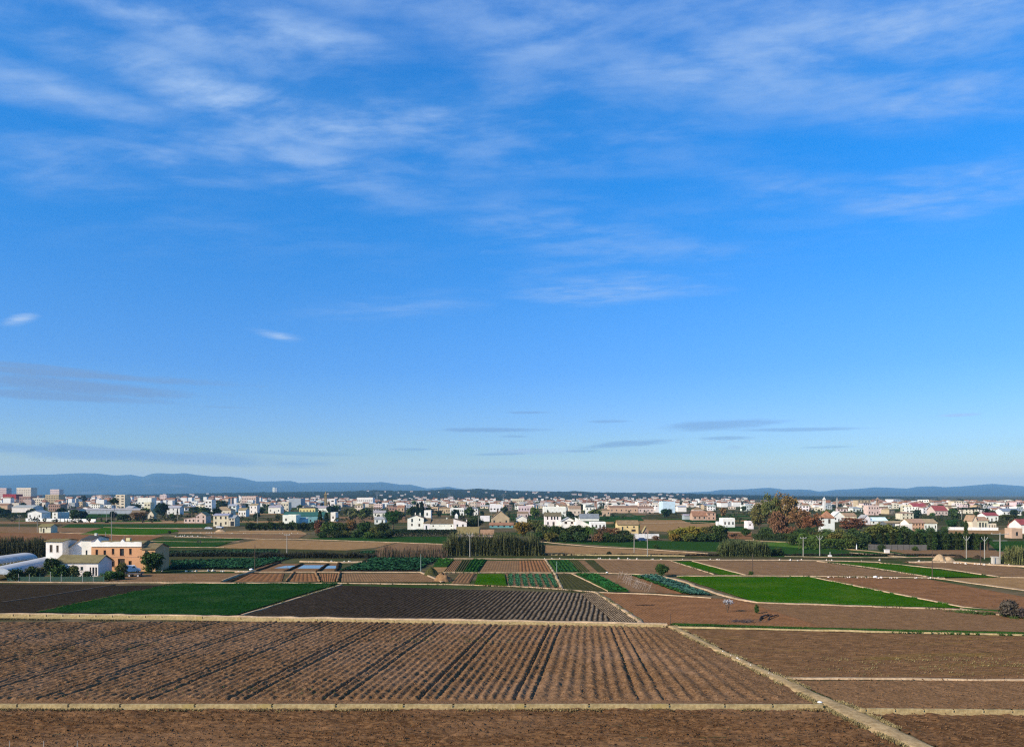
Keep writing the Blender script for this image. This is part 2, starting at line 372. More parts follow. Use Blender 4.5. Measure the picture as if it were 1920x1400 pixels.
def rough_field(name, x0, x1, y0, y1, mat, cutx=None, amp=0.2, sx=1.6, sy=0.42, seed=4, du=0.16, dv=0.12, left=None, z=0.0, rowp=0.0, topf=None):
    """rough stubble; ridges run across the view. x/y ranges in metres on the ground"""
    u = np.arange(x0, x1, du); w = np.arange(y0, y1, dv)
    X, Y = np.meshgrid(u, w, indexing='ij')
    n = fbm(X / sx + 0.4 * vnoise(X * .2, Y * .5, 2), Y / sy, 4, seed)
    Z = amp * (n - 0.45) + amp * 0.5 * (fbm(X / 0.28, Y / 0.22, 2, seed + 3) - 0.5)
    if rowp: Z += rowp * np.sin(2 * pi * (Y + 0.25 * fbm(X * .15, Y * .3, 2, 7)) / 0.8)
    ok = np.ones_like(X, bool)
    if cutx is not None: ok &= X < cutx(Y)
    if left is not None: ok &= X > left(Y)
    if topf is not None: ok &= Y < topf(X)
    f = grid_faces(len(u), len(w)); f = f[ok.reshape(-1)[f].all(1)]
    o = obj(name, mesh(name, np.stack([X, Y, Z + z], -1).reshape(-1, 3), f, mat, smooth=True)); tag(o, kind='structure')
def lineY(p, q):
    (x1, y1, _), (x2, y2, _) = G(*p), G(*q)
    return lambda Y: x1 + (x2 - x1) * (Y - y1) / (y2 - y1)
# path running from the middle wall to the lower right corner: its two edges
PL = [(1250, 1174), (1350, 1225), (1500, 1301), (1570, 1340), (1700, 1401), (1900, 1494)]
PR = [(1264, 1173), (1375, 1228), (1540, 1302), (1612, 1332), (1750, 1400), (1950, 1497)]
def edge_fn(pts, off=0.0):
    g = [G(*p) for p in pts]; ys = [q[1] for q in g][::-1]; xs = [q[0] for q in g][::-1]
    return lambda Y: np.interp(Y, ys, xs) + off
eL, eR = edge_fn(PL), edge_fn(PR)
_c1, _c2 = G(1262, 1177.5), G(1960, 1193)
CHF = lambda X: _c1[1] + (_c2[1] - _c1[1]) * (X - _c1[0]) / (_c2[0] - _c1[0])
rough_field('stubble_field', -62, 38, 50.0, G(0, 1330)[1], S_NEAR, cutx=lambda Y: eL(Y) - 0.1, amp=0.42, rowp=0.07)
rough_field('stubble_field', 18, 62, 50.0, G(0, 1338)[1], S_NEAR, left=lambda Y: eR(Y) + 0.1, amp=0.36, sx=0.9, sy=0.6, seed=11)
rough_field('fallow_field', 20, 75, G(0, 1328.5)[1], G(0, 1275)[1], S_GREY, left=lambda Y: eR(Y) + 0.1, amp=0.16, sx=0.35, sy=0.35, seed=21, du=0.14, dv=0.14)
rough_field('weedy_field', 15, 92, G(0, 1273)[1], G(0, 1177)[1], S_WEED, left=lambda Y: eR(Y) + 0.1, topf=CHF, amp=0.24, sx=2.6, sy=0.5, seed=31, du=0.25, dv=0.16, rowp=0.03)
rough_field('fallow_field', 34, 105, G(0, 1184)[1], G(0, 1138)[1], S_GREY, cutx=None, left=lineY((1440, 1130), (1570, 1186)), amp=0.12, sx=0.6, sy=0.5, seed=41, du=0.25, dv=0.22, z=-0.02)

def strip(name, pl, mat, w=None, z=0.03, hgt=0.10, seed=1):
    """path or bank: polyline of (px,py[,width m]) along its middle, slightly raised, ragged edges"""
    P = [np.array(G(p[0], p[1])[:2]) for p in pl]; ws = [p[2] if len(p) > 2 else w for p in pl]
    pts = []; wid = []
    for i in range(len(P) - 1):
        L = np.linalg.norm(P[i + 1] - P[i]); step = max(0.8, L / 60); n = max(2, int(L / step))
        for k in range(n):
            t = k / n; pts.append(P[i] * (1 - t) + P[i + 1] * t); wid.append(ws[i] * (1 - t) + ws[i + 1] * t)
    pts.append(P[-1]); wid.append(ws[-1])
    pts = np.array(pts); wid = np.array(wid)
    kk = np.arange(len(pts)); pts = pts + (np.stack([fbm(kk * .21, kk * 0 + seed, 3, 4), fbm(kk * .21, kk * 0 + seed, 3, 9)], 1) - .5) * np.minimum(wid, 1.2)[:, None] * .7
    d = np.gradient(pts, axis=0); d /= np.linalg.norm(d, axis=1)[:, None] + 1e-9
    nrm = np.stack([-d[:, 1], d[:, 0]], 1)
    k = np.arange(len(pts))
    jl = 0.55 + 0.9 * fbm(k * 0.35, k * 0 + seed * 3.3, 3, 1); jr = 0.55 + 0.9 * fbm(k * 0.35, k * 0 + seed * 5.1, 3, 2)
    zt = z + hgt * (0.75 + 0.5 * vnoise(k * 0.45, k * 0 + seed, 3))
    prof = [(-0.5, -0.12), (-0.42, 1.0), (0.0, 1.05), (0.42, 1.0), (0.5, -0.12)]
    rows = []
    for a, b in prof:
        j = jl if a < 0 else jr
        xy = pts + nrm * (a * wid * j)[:, None]
        rows.append(np.concatenate([xy, (zt * b)[:, None]], 1))
    V = np.stack(rows, 1).reshape(-1, 3)
    f = grid_faces(len(pts), 5)
    o = obj(name, mesh(name, V, f[:, ::-1], mat, smooth=False)); tag(o, kind='structure')
    return o

# the big diagonal path: two wheel tracks of pale dirt
def diag_path():
    Yv = np.arange(G(0, 1494)[1], G(0, 1173.5)[1], 0.35); n = 9
    t = np.linspace(0, 1, n)[None, :]
    l = eL(Yv)[:, None] + 0.35 * (vnoise(Yv * 1.3, Yv * 0, 4)[:, None] - 0.5); r = eR(Yv)[:, None] + 0.3 * (vnoise(Yv * 0.9, Yv * 0 + 9, 4)[:, None] - 0.5)
    X = l * (1 - t) + r * t; Y = np.broadcast_to(Yv[:, None], X.shape)
    Z = 0.16 * np.sin(pi * np.clip(t, 0.0, 1)) ** 0.4 + 0.06 * (fbm(X / 0.5, Y / 0.5, 3, 5) - 0.5) + 0.03
    Z[:, 0] = -0.1; Z[:, -1] = -0.1
    o = obj('dirt_path', mesh('dirt_path', np.stack([X, Y, Z], -1).reshape(-1, 3), grid_faces(len(Yv), n), M_PATH, smooth=True)); tag(o, kind='structure')
diag_path()

# ---- second band of fields (rows y 1090..1170)
poly_field('wet_field', [(-260, 1097), (-10, 1094), (210, 1096), (0, 1127), (-260, 1163)], S_DARK, 0.0)
quad_field('wet_field', (208, 1097), (322, 1096), (68, 1147), (-150, 1147), S_DARK, rows=30, amp=0.06, nu=160, nv=70)
quad_field('green_field', (325, 1093.5), (632, 1093), (440, 1152.5), (64, 1146.5), S_G1, amp=0, cl=0.30, clod=0.35, nu=300, nv=190, z=0.08)
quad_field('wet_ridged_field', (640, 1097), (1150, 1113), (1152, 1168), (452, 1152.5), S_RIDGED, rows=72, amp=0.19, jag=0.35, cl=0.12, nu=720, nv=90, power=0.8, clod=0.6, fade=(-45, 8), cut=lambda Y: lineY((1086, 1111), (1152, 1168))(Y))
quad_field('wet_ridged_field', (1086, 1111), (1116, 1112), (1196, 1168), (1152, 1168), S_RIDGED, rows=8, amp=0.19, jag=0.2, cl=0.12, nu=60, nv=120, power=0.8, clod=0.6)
quad_field('red_field', (1122, 1110.5), (1385, 1123), (1570, 1183.5), (1212, 1169), S_RED, rows=46, amp=0.05, cl=0.06, nu=200, nv=70)
quad_field('fallow_field', (1385, 1123), (1830, 1147), (1990, 1172), (1440, 1135), S_GREY, amp=0, cl=0.10, nu=160, nv=60)
quad_field('fallow_field', (1395, 1128), (1990, 1160), (1990, 1186), (1530, 1183.5), S_GREY, amp=0, cl=0.10, nu=200, nv=60, z=-0.03)
quad_field('bright_green_field', (1270, 1080.5), (1518, 1082), (1806, 1139), (1418, 1128.5), S_G2, rows=26, amp=0.05, cl=0.14, clod=0.5, nu=220, nv=110, z=0.10)
quad_field('brown_field', (1530, 1081), (1740, 1085), (2050, 1142), (1800, 1137), S_RED, rows=5, cross=True, amp=0.10, cl=0.06, nu=140, nv=110)
quad_field('tan_field', (1752, 1084), (2050, 1080), (2050, 1118), (1920, 1106), S_TAN, amp=0, cl=0.05, nu=60, nv=40)
# third band (y 1046..1100)
quad_field('brown_field', (232, 1075), (450, 1074), (413, 1091), (200, 1092), S_BROWN, amp=0.04, rows=8, cross=True, cl=0.05, nu=80, nv=50)
for a, b, c, d in ((470, 533, 528, 440), (545, 590, 596, 535), (597, 634, 628, 602)):
    quad_field('seed_bed', (a, 1074.5), (b, 1074.5), (c, 1090), (d, 1090), S_RED, rows=7, amp=0.10, cl=0.06, nu=70, nv=50, clod=0.8)
quad_field('brown_field', (640, 1074.5), (790, 1074.5), (826, 1090.5), (640, 1090.5), S_BROWN, rows=34, amp=0.06, cl=0.05, nu=180, nv=40)
quad_field('cabbage_ground', (690, 1046), (822, 1045), (780, 1070), (633, 1070), S_DARK, rows=0, cl=0.05, nu=60, nv=40)
poly_field('green_bed', [(820, 1048), (851, 1048), (838, 1061), (812, 1061)], S_G3, 0.3)
poly_field('earth_bed', [(812, 1062), (840, 1062), (832, 1071), (822, 1071)], S_TAN, 0.02)
quad_field('dark_bed', (851, 1050), (868, 1050), (853, 1072), (834, 1072), S_GREY, rows=5, nu=40, nv=30)
quad_field('row_bed', (866, 1049), (885, 1049), (870, 1072), (853, 1072), S_G4, rows=4, amp=0.2, nu=50, nv=30)
quad_field('green_rows', (885, 1048), (913, 1048), (894, 1072), (870, 1072), S_G3, rows=4, amp=0.45, nu=60, nv=30)
quad_field('brown_field', (913, 1051), (974, 1050), (974, 1072), (900, 1072), S_BROWN, rows=14, amp=0.05, nu=80, nv=30)
quad_field('ploughed_bed', (974, 1050), (1022, 1049.5), (1037, 1073), (974, 1072.5), S_RED, rows=9, amp=0.16, nu=90, nv=40)
quad_field('green_rows', (1028, 1050), (1066, 1050), (1088, 1073), (1042, 1073), S_G3, rows=6, amp=0.4, nu=70, nv=30)
quad_field('row_bed', (1066, 1050), (1084, 1050), (1108, 1073), (1088, 1073), S_G4, rows=4, amp=0.2, nu=50, nv=30)
quad_field('earth_bed', (1084, 1050), (1096, 1050), (1122, 1073), (1108, 1073), S_BROWN, nu=20, nv=20)
quad_field('olive_bed', (1097, 1051), (1112, 1051), (1142, 1073), (1122, 1073), S_G4, nu=20, nv=20)
quad_field('brown_field', (1113, 1049), (1257, 1050), (1335, 1077), (1144, 1075), S_BROWN, rows=20, amp=0.04, nu=120, nv=50)
quad_field('green_field', (1263, 1052), (1300, 1053), (1392, 1077), (1352, 1077), S_G2, cl=0.12, nu=50, nv=50, z=0.08)
quad_field('brown_field', (1300, 1051), (1530, 1052), (1735, 1080), (1398, 1077), S_BROWN, rows=24, cross=False, amp=0.04, nu=120, nv=50)
quad_field('bright_green_field', (1562, 1053), (1680, 1057), (1868, 1082), (1742, 1080.5), S_G2, cl=0.12, nu=70, nv=60, z=0.08)
quad_field('brown_field', (1690, 1053), (1860, 1056), (2030, 1084), (1876, 1082), S_BROWN, amp=0.04, nu=80, nv=40)
quad_field('dark_bed', (862, 1075), (891, 1075), (880, 1093), (846, 1093), S_GREY, rows=5, nu=40, nv=30)
quad_field('bright_green_bed', (896, 1075), (946, 1075), (950, 1097), (890, 1095), S_G2, cl=0.2, nu=50, nv=40, z=0.25)
quad_field('earth_bed', (948, 1075), (1036, 1075), (1052, 1103), (952, 1098), S_BROWN, nu=60, nv=40, amp=0, cl=0.08)
quad_field('olive_bed', (1046, 1076), (1072, 1076), (1138, 1107), (1056, 1104), S_G4, rows=8, amp=0.08, nu=60, nv=40)
quad_field('green_bed', (1076, 1074), (1118, 1075), (1180, 1109), (1142, 1108), S_G3, cl=0.35, clod=0.8, nu=60, nv=50, z=0.2)
quad_field('brown_field', (1118, 1077), (1200, 1078), (1262, 1112), (1180, 1109), S_BROWN, nu=50, nv=40)
quad_field('brown_field', (1200, 1086), (1238, 1092), (1296, 1114), (1230, 1111), S_RED, nu=40, nv=40)
# fourth band, towards the farms (y 1000..1048)
poly_field('cabbage_ground', [(318, 1053), (520, 1044), (545, 1046), (470, 1066), (320, 1067)], S_DARK, 0.0)
poly_field('weedy_ground', [(310, 1030), (520, 1027), (700, 1032), (840, 1040), (840, 1047), (560, 1046), (310, 1054)], S_G4, -0.03)
quad_field('green_field', (288, 1012), (460, 1008), (400, 1025), (282, 1024), S_G3, cl=0.1, nu=50, nv=30, z=0.05)
poly_field('brown_field', [(486, 1011), (742, 1017), (705, 1026), (650, 1031), (520, 1028), (400, 1026)], S_TAN, 0.0)
poly_field('brown_field', [(745, 1017.5), (830, 1019), (830, 1030), (700, 1030)], S_BROWN, 0.0)
poly_field('green_field', [(560, 1010), (640, 1004), (842, 1006), (842, 1018), (740, 1015)], S_G3, 0.05)
poly_field('ploughed_field', [(380, 1001), (575, 1001.5), (560, 1008), (430, 1009)], S_BROWN, 0.0)
poly_field('brown_field', [(335, 997), (560, 993), (575, 1000), (335, 999.5)], S_TAN, 0.0)
poly_field('bright_green_field', [(150, 1001), (195, 989), (330, 992), (335, 996), (290, 1001.5), (200, 1002)], S_G2, 0.05)
poly_field('green_field', [(115, 988), (130, 982), (385, 982), (390, 988), (240, 989)], S_G3, 0.04)
poly_field('brown_field', [(-60, 976), (120, 978), (380, 978.5), (385, 981), (130, 981.5), (-60, 981)], S_BROWN, 0.0)
poly_field('green_field', [(-60, 982), (118, 983), (108, 986), (-60, 986)], S_G4, 0.02)
poly_field('brown_field', [(-60, 987), (190, 989), (150, 1001), (-60, 995)], S_BROWN, -0.02)
poly_field('brown_field', [(-60, 997), (310, 1003), (280, 1012), (-60, 1018)], S_RED, -0.01)
poly_field('green_field', [(1010, 1013), (1180, 1012), (1400, 1017), (1390, 1035), (1200, 1026)], S_G3, 0.05)
poly_field('tan_field', [(1015, 1021), (1120, 1026), (1330, 1037), (1330, 1042), (1012, 1041)], S_TAN, -0.02)
poly_field('green_field', [(1400, 1017), (1480, 1019), (1565, 1030), (1640, 1044), (1430, 1043)], S_G3, 0.05)
poly_field('yellow_green_field', [(1430, 1016), (1470, 1016), (1590, 1028), (1555, 1030), (1440, 1022)], ground_mat('young_crop', (0.05, 0.10, 0.012), (0.09, 0.16, 0.025), None, 1.0, 0.05, 0.05), 0.10)
poly_field('green_field', [(1606, 1032), (1640, 1031), (1722, 1043), (1690, 1044)], S_G3, 0.05)
poly_field('brown_field', [(1660, 1030), (1860, 1031), (1890, 1036), (1880, 1044), (1735, 1044)], S_BROWN, 0.0)
poly_field('green_field', [(1850, 1014), (2050, 1012), (2050, 1034), (1870, 1032)], S_G3, 0.05)
poly_field('tan_field', [(1775, 991), (2050, 994), (2050, 1003), (1850, 1000), (1775, 999)], S_TAN, 0.0)
poly_field('olive_field', [(1830, 1002), (2050, 1004), (2050, 1011), (1850, 1013)], S_G4, 0.02)
poly_field('green_field', [(1120, 969), (1200, 968), (1208, 976), (1135, 977)], S_G3, 0.03)
poly_field('green_field', [(1275, 973), (1350, 973), (1355, 979), (1290, 979)], S_G1, 0.05)
poly_field('tan_field', [(1200, 974), (1292, 976), (1295, 981), (1200, 981)], S_TAN, 0.0)
poly_field('brown_field', [(1200, 982), (1345, 981), (1350, 990), (1260, 996), (1200, 993)], S_TAN, -0.02)
poly_field('green_field', [(1212, 964), (1276, 963), (1280, 971), (1205, 972)], S_G4, 0.03)
poly_field('green_field', [(1356, 987), (1402, 988), (1402, 996), (1360, 995)], S_G3, 0.03)
poly_field('brown_field', [(1362, 997), (1410, 999), (1415, 1010), (1362, 1008)], S_RED, 0.03)
poly_field('green_field', [(1440, 975), (1600, 975), (1640, 990), (1440, 992)], S_G4, 0.0)
poly_field('dark_green_field', [(520, 967), (760, 966), (760, 972), (520, 974)], S_G4, 0.0)
poly_field('brown_field', [(634, 968), (760, 968), (760, 977), (634, 976)], S_BROWN, 0.02)
poly_field('olive_field', [(1680, 963), (1900, 962), (1900, 985), (1680, 984)], S_G4, 0.0)
poly_field('green_field', [(630, 957), (720, 956), (715, 964), (630, 963)], S_G4, 0.0)
poly_field('green_field', [(155, 962), (235, 961), (240, 968), (155, 969)], S_G3, 0.0)

# narrow plots between the farms and the town
rq = random.Random(12)
for k in range(95):
    py = 943 + 36 * rq.random() ** 0.8; px = rq.uniform(-20, 1900); m = mpp(py); w = rq.uniform(30, 130) / m; h = max(.8, (py - HY) ** 2 / (H * F) * rq.uniform(15, 60)); sk = rq.uniform(-.6, .6) * w * .2
    mt = rq.choices([S_BROWN, S_TAN, S_G3, S_G4, S_G1, S_RED, S_G2], [3, 2, 3, 3, 2, 1, .7])[0]
    poly_field('small_field', [(px, py), (px + w, py), (px + w + sk, py + h), (px + sk, py + h)], mt, -.06 + .0004 * k)
# ---- banks, paths and channels between the fields
ST = strip
ST('field_path', [(-60, 1090.5), (200, 1092), (420, 1092.5), (640, 1093), (880, 1096), (1000, 1100.5), (1118, 1109.5)], M_STRIP, 0.95, seed=1)
ST('field_path', [(1118, 1109.5), (1209, 1171)], M_STRIP, 1.0, seed=2)
ST('field_path', [(1116, 1110), (1230, 1114), (1335, 1121)], M_STRIP, 0.8, seed=3)
ST('field_path', [(1232, 1078), (1270, 1086), (1340, 1111), (1385, 1124), (1420, 1129.5), (1640, 1137), (1790, 1142), (1815, 1144)], M_STRIP, 1.2, seed=4)
ST('field_path', [(1268, 1079.5), (1420, 1079), (1540, 1080), (1700, 1082), (1770, 1083.5)], M_STRIP, 1.1, seed=5)
ST('field_path', [(1522, 1081.5), (1640, 1105), (1806, 1138), (1850, 1143)], M_STRIP, 0.7, seed=6)
ST('field_path', [(1745, 1082), (1800, 1090), (1925, 1107), (2050, 1123)], M_STRIP, 1.2, seed=7)
ST('field_path', [(1535, 1052), (1620, 1062), (1742, 1081)], M_STRIP, 1.1, seed=8)
ST('field_path', [(1650, 1055), (1770, 1066), (1880, 1082), (1940, 1083), (2050, 1084)], M_STRIP, 1.2, seed=9)
ST('field_path', [(1258, 1051), (1340, 1077)], M_STRIP, 0.7, seed=10)
ST('field_path', [(1300, 1052), (1400, 1078)], M_STRIP, 0.7, seed=11)
ST('field_path', [(440, 1072), (560, 1072), (720, 1072.3), (790, 1072.5), (830, 1091)], M_STRIP, 0.9, seed=12)
ST('field_path', [(832, 1073), (1040, 1073.5), (1130, 1074), (1232, 1077.5)], M_STRIP, 1.0, seed=13)
ST('field_path', [(1023, 1049), (1039, 1073.5), (1055, 1103.5)], M_STRIP, 0.7, seed=14)
ST('field_path', [(1072, 1075), (1141, 1108)], M_STRIP, 0.5, seed=15)
ST('field_path', [(830, 1047), (990, 1047.5), (1130, 1048.5), (1260, 1049.5), (1500, 1050), (1560, 1051), (1650, 1053.5)], M_STRIP, 1.5, seed=16)
ST('dirt_track', [(840, 1042), (1000, 1041.5), (1180, 1042.5), (1290, 1043.5), (1440, 1044.5), (1560, 1046), (1700, 1047), (1800, 1049)], S_G4, 5.0, 0.02, 0.1, seed=17)
ST('concrete_kerb', [(945, 1041), (1090, 1041.5), (1180, 1042), (1285, 1043.2)], M_CONC, 0.8, 0.2, 0.25, seed=18)
ST('country_lane', [(1400, 1012), (1470, 1016), (1560, 1026), (1640, 1034), (1700, 1041)], M_PATH, 3.4, seed=19)
ST('field_path', [(1470, 1043), (1620, 1045), (1760, 1044)], M_STRIP, 1.0, seed=20)
ST('field_path', [(1595, 1036), (1700, 1044)], M_STRIP, 1.0, seed=21)
ST('field_path', [(1005, 1014), (1050, 1019), (1120, 1025), (1210, 1029), (1330, 1037.5)], M_STRIP, 1.3, seed=22)
ST('field_path', [(480, 1010), (560, 1010.5), (680, 1014.5), (740, 1016.5), (835, 1020)], M_STRIP, 1.3, seed=23)
ST('field_path', [(335, 999.8), (460, 1000), (575, 1000.5)], M_STRIP, 1.4, seed=24)
ST('field_path', [(330, 1006), (420, 1008), (490, 1010)], M_STRIP, 1.4, seed=25)
ST('field_path', [(110, 998), (180, 1001), (240, 1003.5), (330, 1004)], M_STRIP, 1.0, seed=26)
ST('field_path', [(195, 988.5), (270, 990), (380, 990.5)], M_STRIP, 0.9, seed=27)
ST('field_path', [(120, 981), (250, 978), (350, 979)], M_STRIP, 1.2, seed=28)
ST('field_path', [(450, 995), (560, 994.5)], M_STRIP, 2.0, seed=29)
ST('field_path', [(280, 1025.5), (375, 1025.8), (420, 1026)], M_STRIP, 0.8, seed=30)
ST('field_path', [(282, 1014), (360, 1015.5), (450, 1015)], M_STRIP, 0.7, seed=31)
ST('field_path', [(355, 1070), (420, 1069.5), (480, 1071)], M_STRIP, 1.4, seed=32)
ST('field_path', [(0, 1129), (90, 1117), (180, 1102), (215, 1096)], ground_mat('dark_bank', (0.06, 0.048, 0.036), (0.11, 0.085, 0.062)), 0.8, seed=33)
ST('field_path', [(455, 1153), (560, 1121), (640, 1096)], M_STRIP, 0.6, seed=34)
ST('field_path', [(70, 1147), (190, 1122), (330, 1094.5)], S_GREY, 0.35, seed=46)
for (a, b) in (((537, 1090.5), (552, 1073)), ((600, 1090.5), (592, 1073)), ((633, 1090.5), (638, 1073))):
    ST('dark_ditch', [a, b], S_BROWN, 0.6, 0.05, 0.25, seed=35)
ST('irrigation_ditch', [(424, 1091), (455, 1080), (485, 1071)], S_DARK, 1.5, 0.02, 0.05, seed=36)
ST('field_path', [(416, 1091), (447, 1079), (480, 1070.5)], M_STRIP, 0.5, 0.05, 0.3, seed=37)
ST('grass_verge', [(1262, 1172), (1380, 1175), (1490, 1179), (1700, 1184), (1960, 1189)], S_G3, 0.9, 0.05, 0.22, seed=38)
ST('concrete_channel', [(1262, 1176), (1380, 1178.5), (1560, 1182.5), (1700, 1186), (1960, 1191.5)], M_CONC, 0.5, 0.05, 0.14, seed=39)
ST('concrete_channel', [(1470, 1271.5), (1600, 1272.5), (1760, 1274), (1980, 1276)], M_STRIP, 0.55, 0.03, 0.12, seed=40)
ST('field_path', [(1800, 1141), (1850, 1149), (1905, 1157)], M_STRIP, 0.8, seed=41)
ST('grass_verge', [(1800, 1140), (1860, 1144), (1900, 1148)], S_G3, 1.1, 0.03, 0.12, seed=42)
ST('field_path', [(1345, 980.5), (1300, 978.5), (1200, 981)], M_STRIP, 2.0, seed=43)
ST('field_path', [(1360, 996.5), (1410, 997.5)], M_STRIP, 1.5, seed=44)
ST('gravel_bank', [(1700, 1054), (1800, 1054), (1860, 1059), (1960, 1064)], M_STRIP, 2.0, 0.02, 0.3, seed=45)

# ---- flooded beds beside the cabbages, divided by low banks
M_WATER, _t, _b = principled('still_water', 0.06, 0.5)
_b.inputs['Base Color'].default_value = (0.13, 0.13, 0.12, 1)
for a, b, c, d in (((536, 1060), (566, 1059.5), (552, 1064.5), (514, 1064.5)), ((569, 1059), (611, 1059), (599, 1065), (558, 1065)), ((616, 1060), (632, 1060), (629, 1065), (606, 1065))):
    o = poly_field('water', [a, b, c, d], M_WATER, 0.02)
poly_field('wet_field', [(500, 1056), (636, 1056), (634, 1071), (470, 1071)], S_GREY, -0.03)
ST('earth_bank', [(562, 1053), (640, 1055), (690, 1054)], M_STRIP, 0.6, 0.05, 0.3, seed=51)
for a, b in (((567, 1057), (535, 1071)), ((615, 1057), (595, 1071)), ((636, 1055), (630, 1071)), ((525, 1054), (478, 1071))):
    ST('earth_bank', [a, b], S_DARK, 0.9, 0.05, 0.22, seed=52)

# ================================================================ hills and mountains
def ridge(name, prof, D0, D1, mat, canopy=0.0, step=4.0, nd=24, rough=1.0, base=-1.0, back=1.25, seed=3, kind='structure', shape=1.3):
    xs = np.arange(prof[0][0], prof[-1][0], step)
    py = np.interp(xs, [p[0] for p in prof], [p[1] for p in prof])
    top = H + (HY - py) / F * D1
    t = np.concatenate([np.linspace(0, 1, nd), [1.06, back]]); D = D0 + (D1 - D0) * t
    X = ((xs - 960) / F)[:, None] * D[None, :]; Y = np.broadcast_to(D[None, :], X.shape)
    prof_t = np.where(t <= 1, np.clip(t, 0, 1) ** shape, 1 - (t - 1) / (back - 1) * 1.2)
    L = (D1 - D0)
    n = fbm(X / (L * 0.16), Y / (L * 0.16), 5, seed, 0.5) - 0.5
    Z = base + (top[:, None] - base) * prof_t[None, :] * (1 + rough * n * np.sin(pi * np.clip(t, 0, 1))[None, :] * 0.9)
    if canopy: Z += canopy * (fbm(X / (canopy * 2.2), Y / (canopy * 5.0), 3, seed + 2, 0.6) - 0.55) * np.clip(t * 8, 0, 1)[None, :]
    o = obj(name, mesh(name, np.stack([X, Y, Z], -1).reshape(-1, 3), grid_faces(len(xs), len(t)), mat, smooth=canopy == 0)); tag(o, kind=kind)
    return o
S_MTN = ground_mat('mountain_scrub', (0.020, 0.028, 0.014), (0.042, 0.044, 0.024), (0.16, 0.12, 0.08), 0.002, 0.00028, 0.0, bigamt=0.6, c3amt=(0.62, 0.72))
S_WOOD = ground_mat('hill_wood', (0.008, 0.015, 0.006), (0.024, 0.032, 0.013), (0.035, 0.035, 0.016), 0.03, 0.004, 0.0)
ridge('mountains', [(-500, 896), (-200, 893), (0, 891), (60, 889.5), (100, 889), (150, 886.5), (180, 887), (215, 891), (245, 889.5), (268, 893.5), (285, 887.5), (300, 886.5), (325, 888), (345, 886.5), (370, 890),
    (400, 893), (430, 893), (455, 896), (480, 902), (505, 902), (545, 901), (560, 905), (600, 904), (700, 904), (715, 903), (750, 908), (770, 908), (800, 915), (820, 914), (840, 912), (870, 917), (930, 924), (1000, 927)],
    11000, 17000, S_MTN, nd=30, rough=0.35, shape=0.9)
ridge('mountains', [(1180, 927), (1330, 921), (1350, 918), (1395, 917), (1430, 914.5), (1445, 914), (1470, 917.5), (1500, 917), (1520, 918), (1535, 921), (1550, 920), (1570, 917.5), (1610, 916), (1640, 913), (1670, 914), (1700, 915.5),
    (1720, 912), (1750, 911), (1770, 913), (1800, 911.5), (1830, 909), (1860, 906.5), (1880, 908), (1920, 911), (2100, 909), (2400, 916)], 11000, 18000, S_MTN, nd=30, rough=0.35, seed=8, shape=0.9)
ridge('wooded_hills', [(-300, 929), (0, 928), (300, 926), (450, 923), (560, 921.5), (640, 921), (700, 918), (740, 919.5), (800, 919), (835, 916.5), (870, 917.5), (893, 915.5), (920, 917), (960, 919.5), (1010, 920.5),
    (1060, 921), (1080, 920), (1120, 922.5), (1180, 923), (1240, 923.5), (1300, 925), (1360, 926.5), (1440, 928.5), (1500, 929.5), (1600, 930.5), (1760, 931.5)], 2600, 5200, S_WOOD, canopy=9.0, step=1.0, nd=40, rough=0.25, shape=1.2, seed=12)

# the air: pale blue haze in one closed box round everything
hz = MB(); hz.box(-34000, 34000, -300, 26000, -1.3, 560)
M_HAZE = bpy.data.materials.new('haze'); M_HAZE.use_nodes = True
T = NT(M_HAZE.node_tree); T.n.clear()
pv = T.new('ShaderNodeVolumePrincipled'); pv.inputs['Color'].default_value = (0.34, 0.69, 1.0, 1)
pv.inputs['Density'].default_value = 5.5e-5; pv.inputs['Anisotropy'].default_value = 0.0
out = T.new('ShaderNodeOutputMaterial'); T.l.new(pv.outputs[0], out.inputs['Volume'])
hazebox = hz.build('haze', M_HAZE); tag(hazebox, 'thin blue haze over the plain', 'haze', kind='stuff')
# ================================================================ low concrete walls with joints
def panel_wall(name, label, line, notches, hgt, thick=0.28, gap=0.2, cat='wall', mat=None, cap=True):
    """wall foot follows photo points 'line'; each run between two notches is one panel"""
    xs = [p[0] for p in line]; ys = [p[1] for p in line]
    root = None
    for a, b in zip(notches[:-1], notches[1:]):
        A = Vector(G(a, np.interp(a, xs, ys))); B = Vector(G(b, np.interp(b, xs, ys)))
        if root is None: root = thing(name, label, cat, A)
        d = B - A; L = d.length
        h = np.interp(a, xs, hgt) if isinstance(hgt, (list, tuple)) else hgt
        h *= random.uniform(0.97, 1.03)
        mb = MB(); mb.box(gap / 2, L - gap / 2, 0, thick, -0.3, h)
        if cap: mb.box(0, L, -0.05, thick + 0.5, -0.3, h * 0.38)
        o = mb.build('panel', mat or M_CONC, root, A - root.location)
        o.rotation_euler = (0, 0, atan2(d.y, d.x) + random.uniform(-0.002, 0.002))
    return root
panel_wall('channel_wall', 'long yellowish concrete channel wall along the near edge of the furrowed field', [(-90, 1329), (1545, 1329.5)],
           [-80, 32, 128, 225, 365, 510, 630, 757, 850, 985, 1105, 1256, 1360, 1450, 1545], 0.46)
panel_wall('channel_wall', 'pale concrete wall with slits between furrowed field and green field', [(-60, 1156), (310, 1160), (640, 1166), (1000, 1171), (1250, 1176)],
           list(range(-37, 320, 31)) + list(range(380, 1250, 72)) + [1248], [0.50, 0.48, 0.44, 0.42, 0.40])
panel_wall('channel_wall', 'notched concrete wall right of the diagonal path at lower right', [(1600, 1337), (1990, 1341)],
           [1612, 1625, 1680, 1734, 1790, 1846, 1900, 1955, 1990], 0.46)
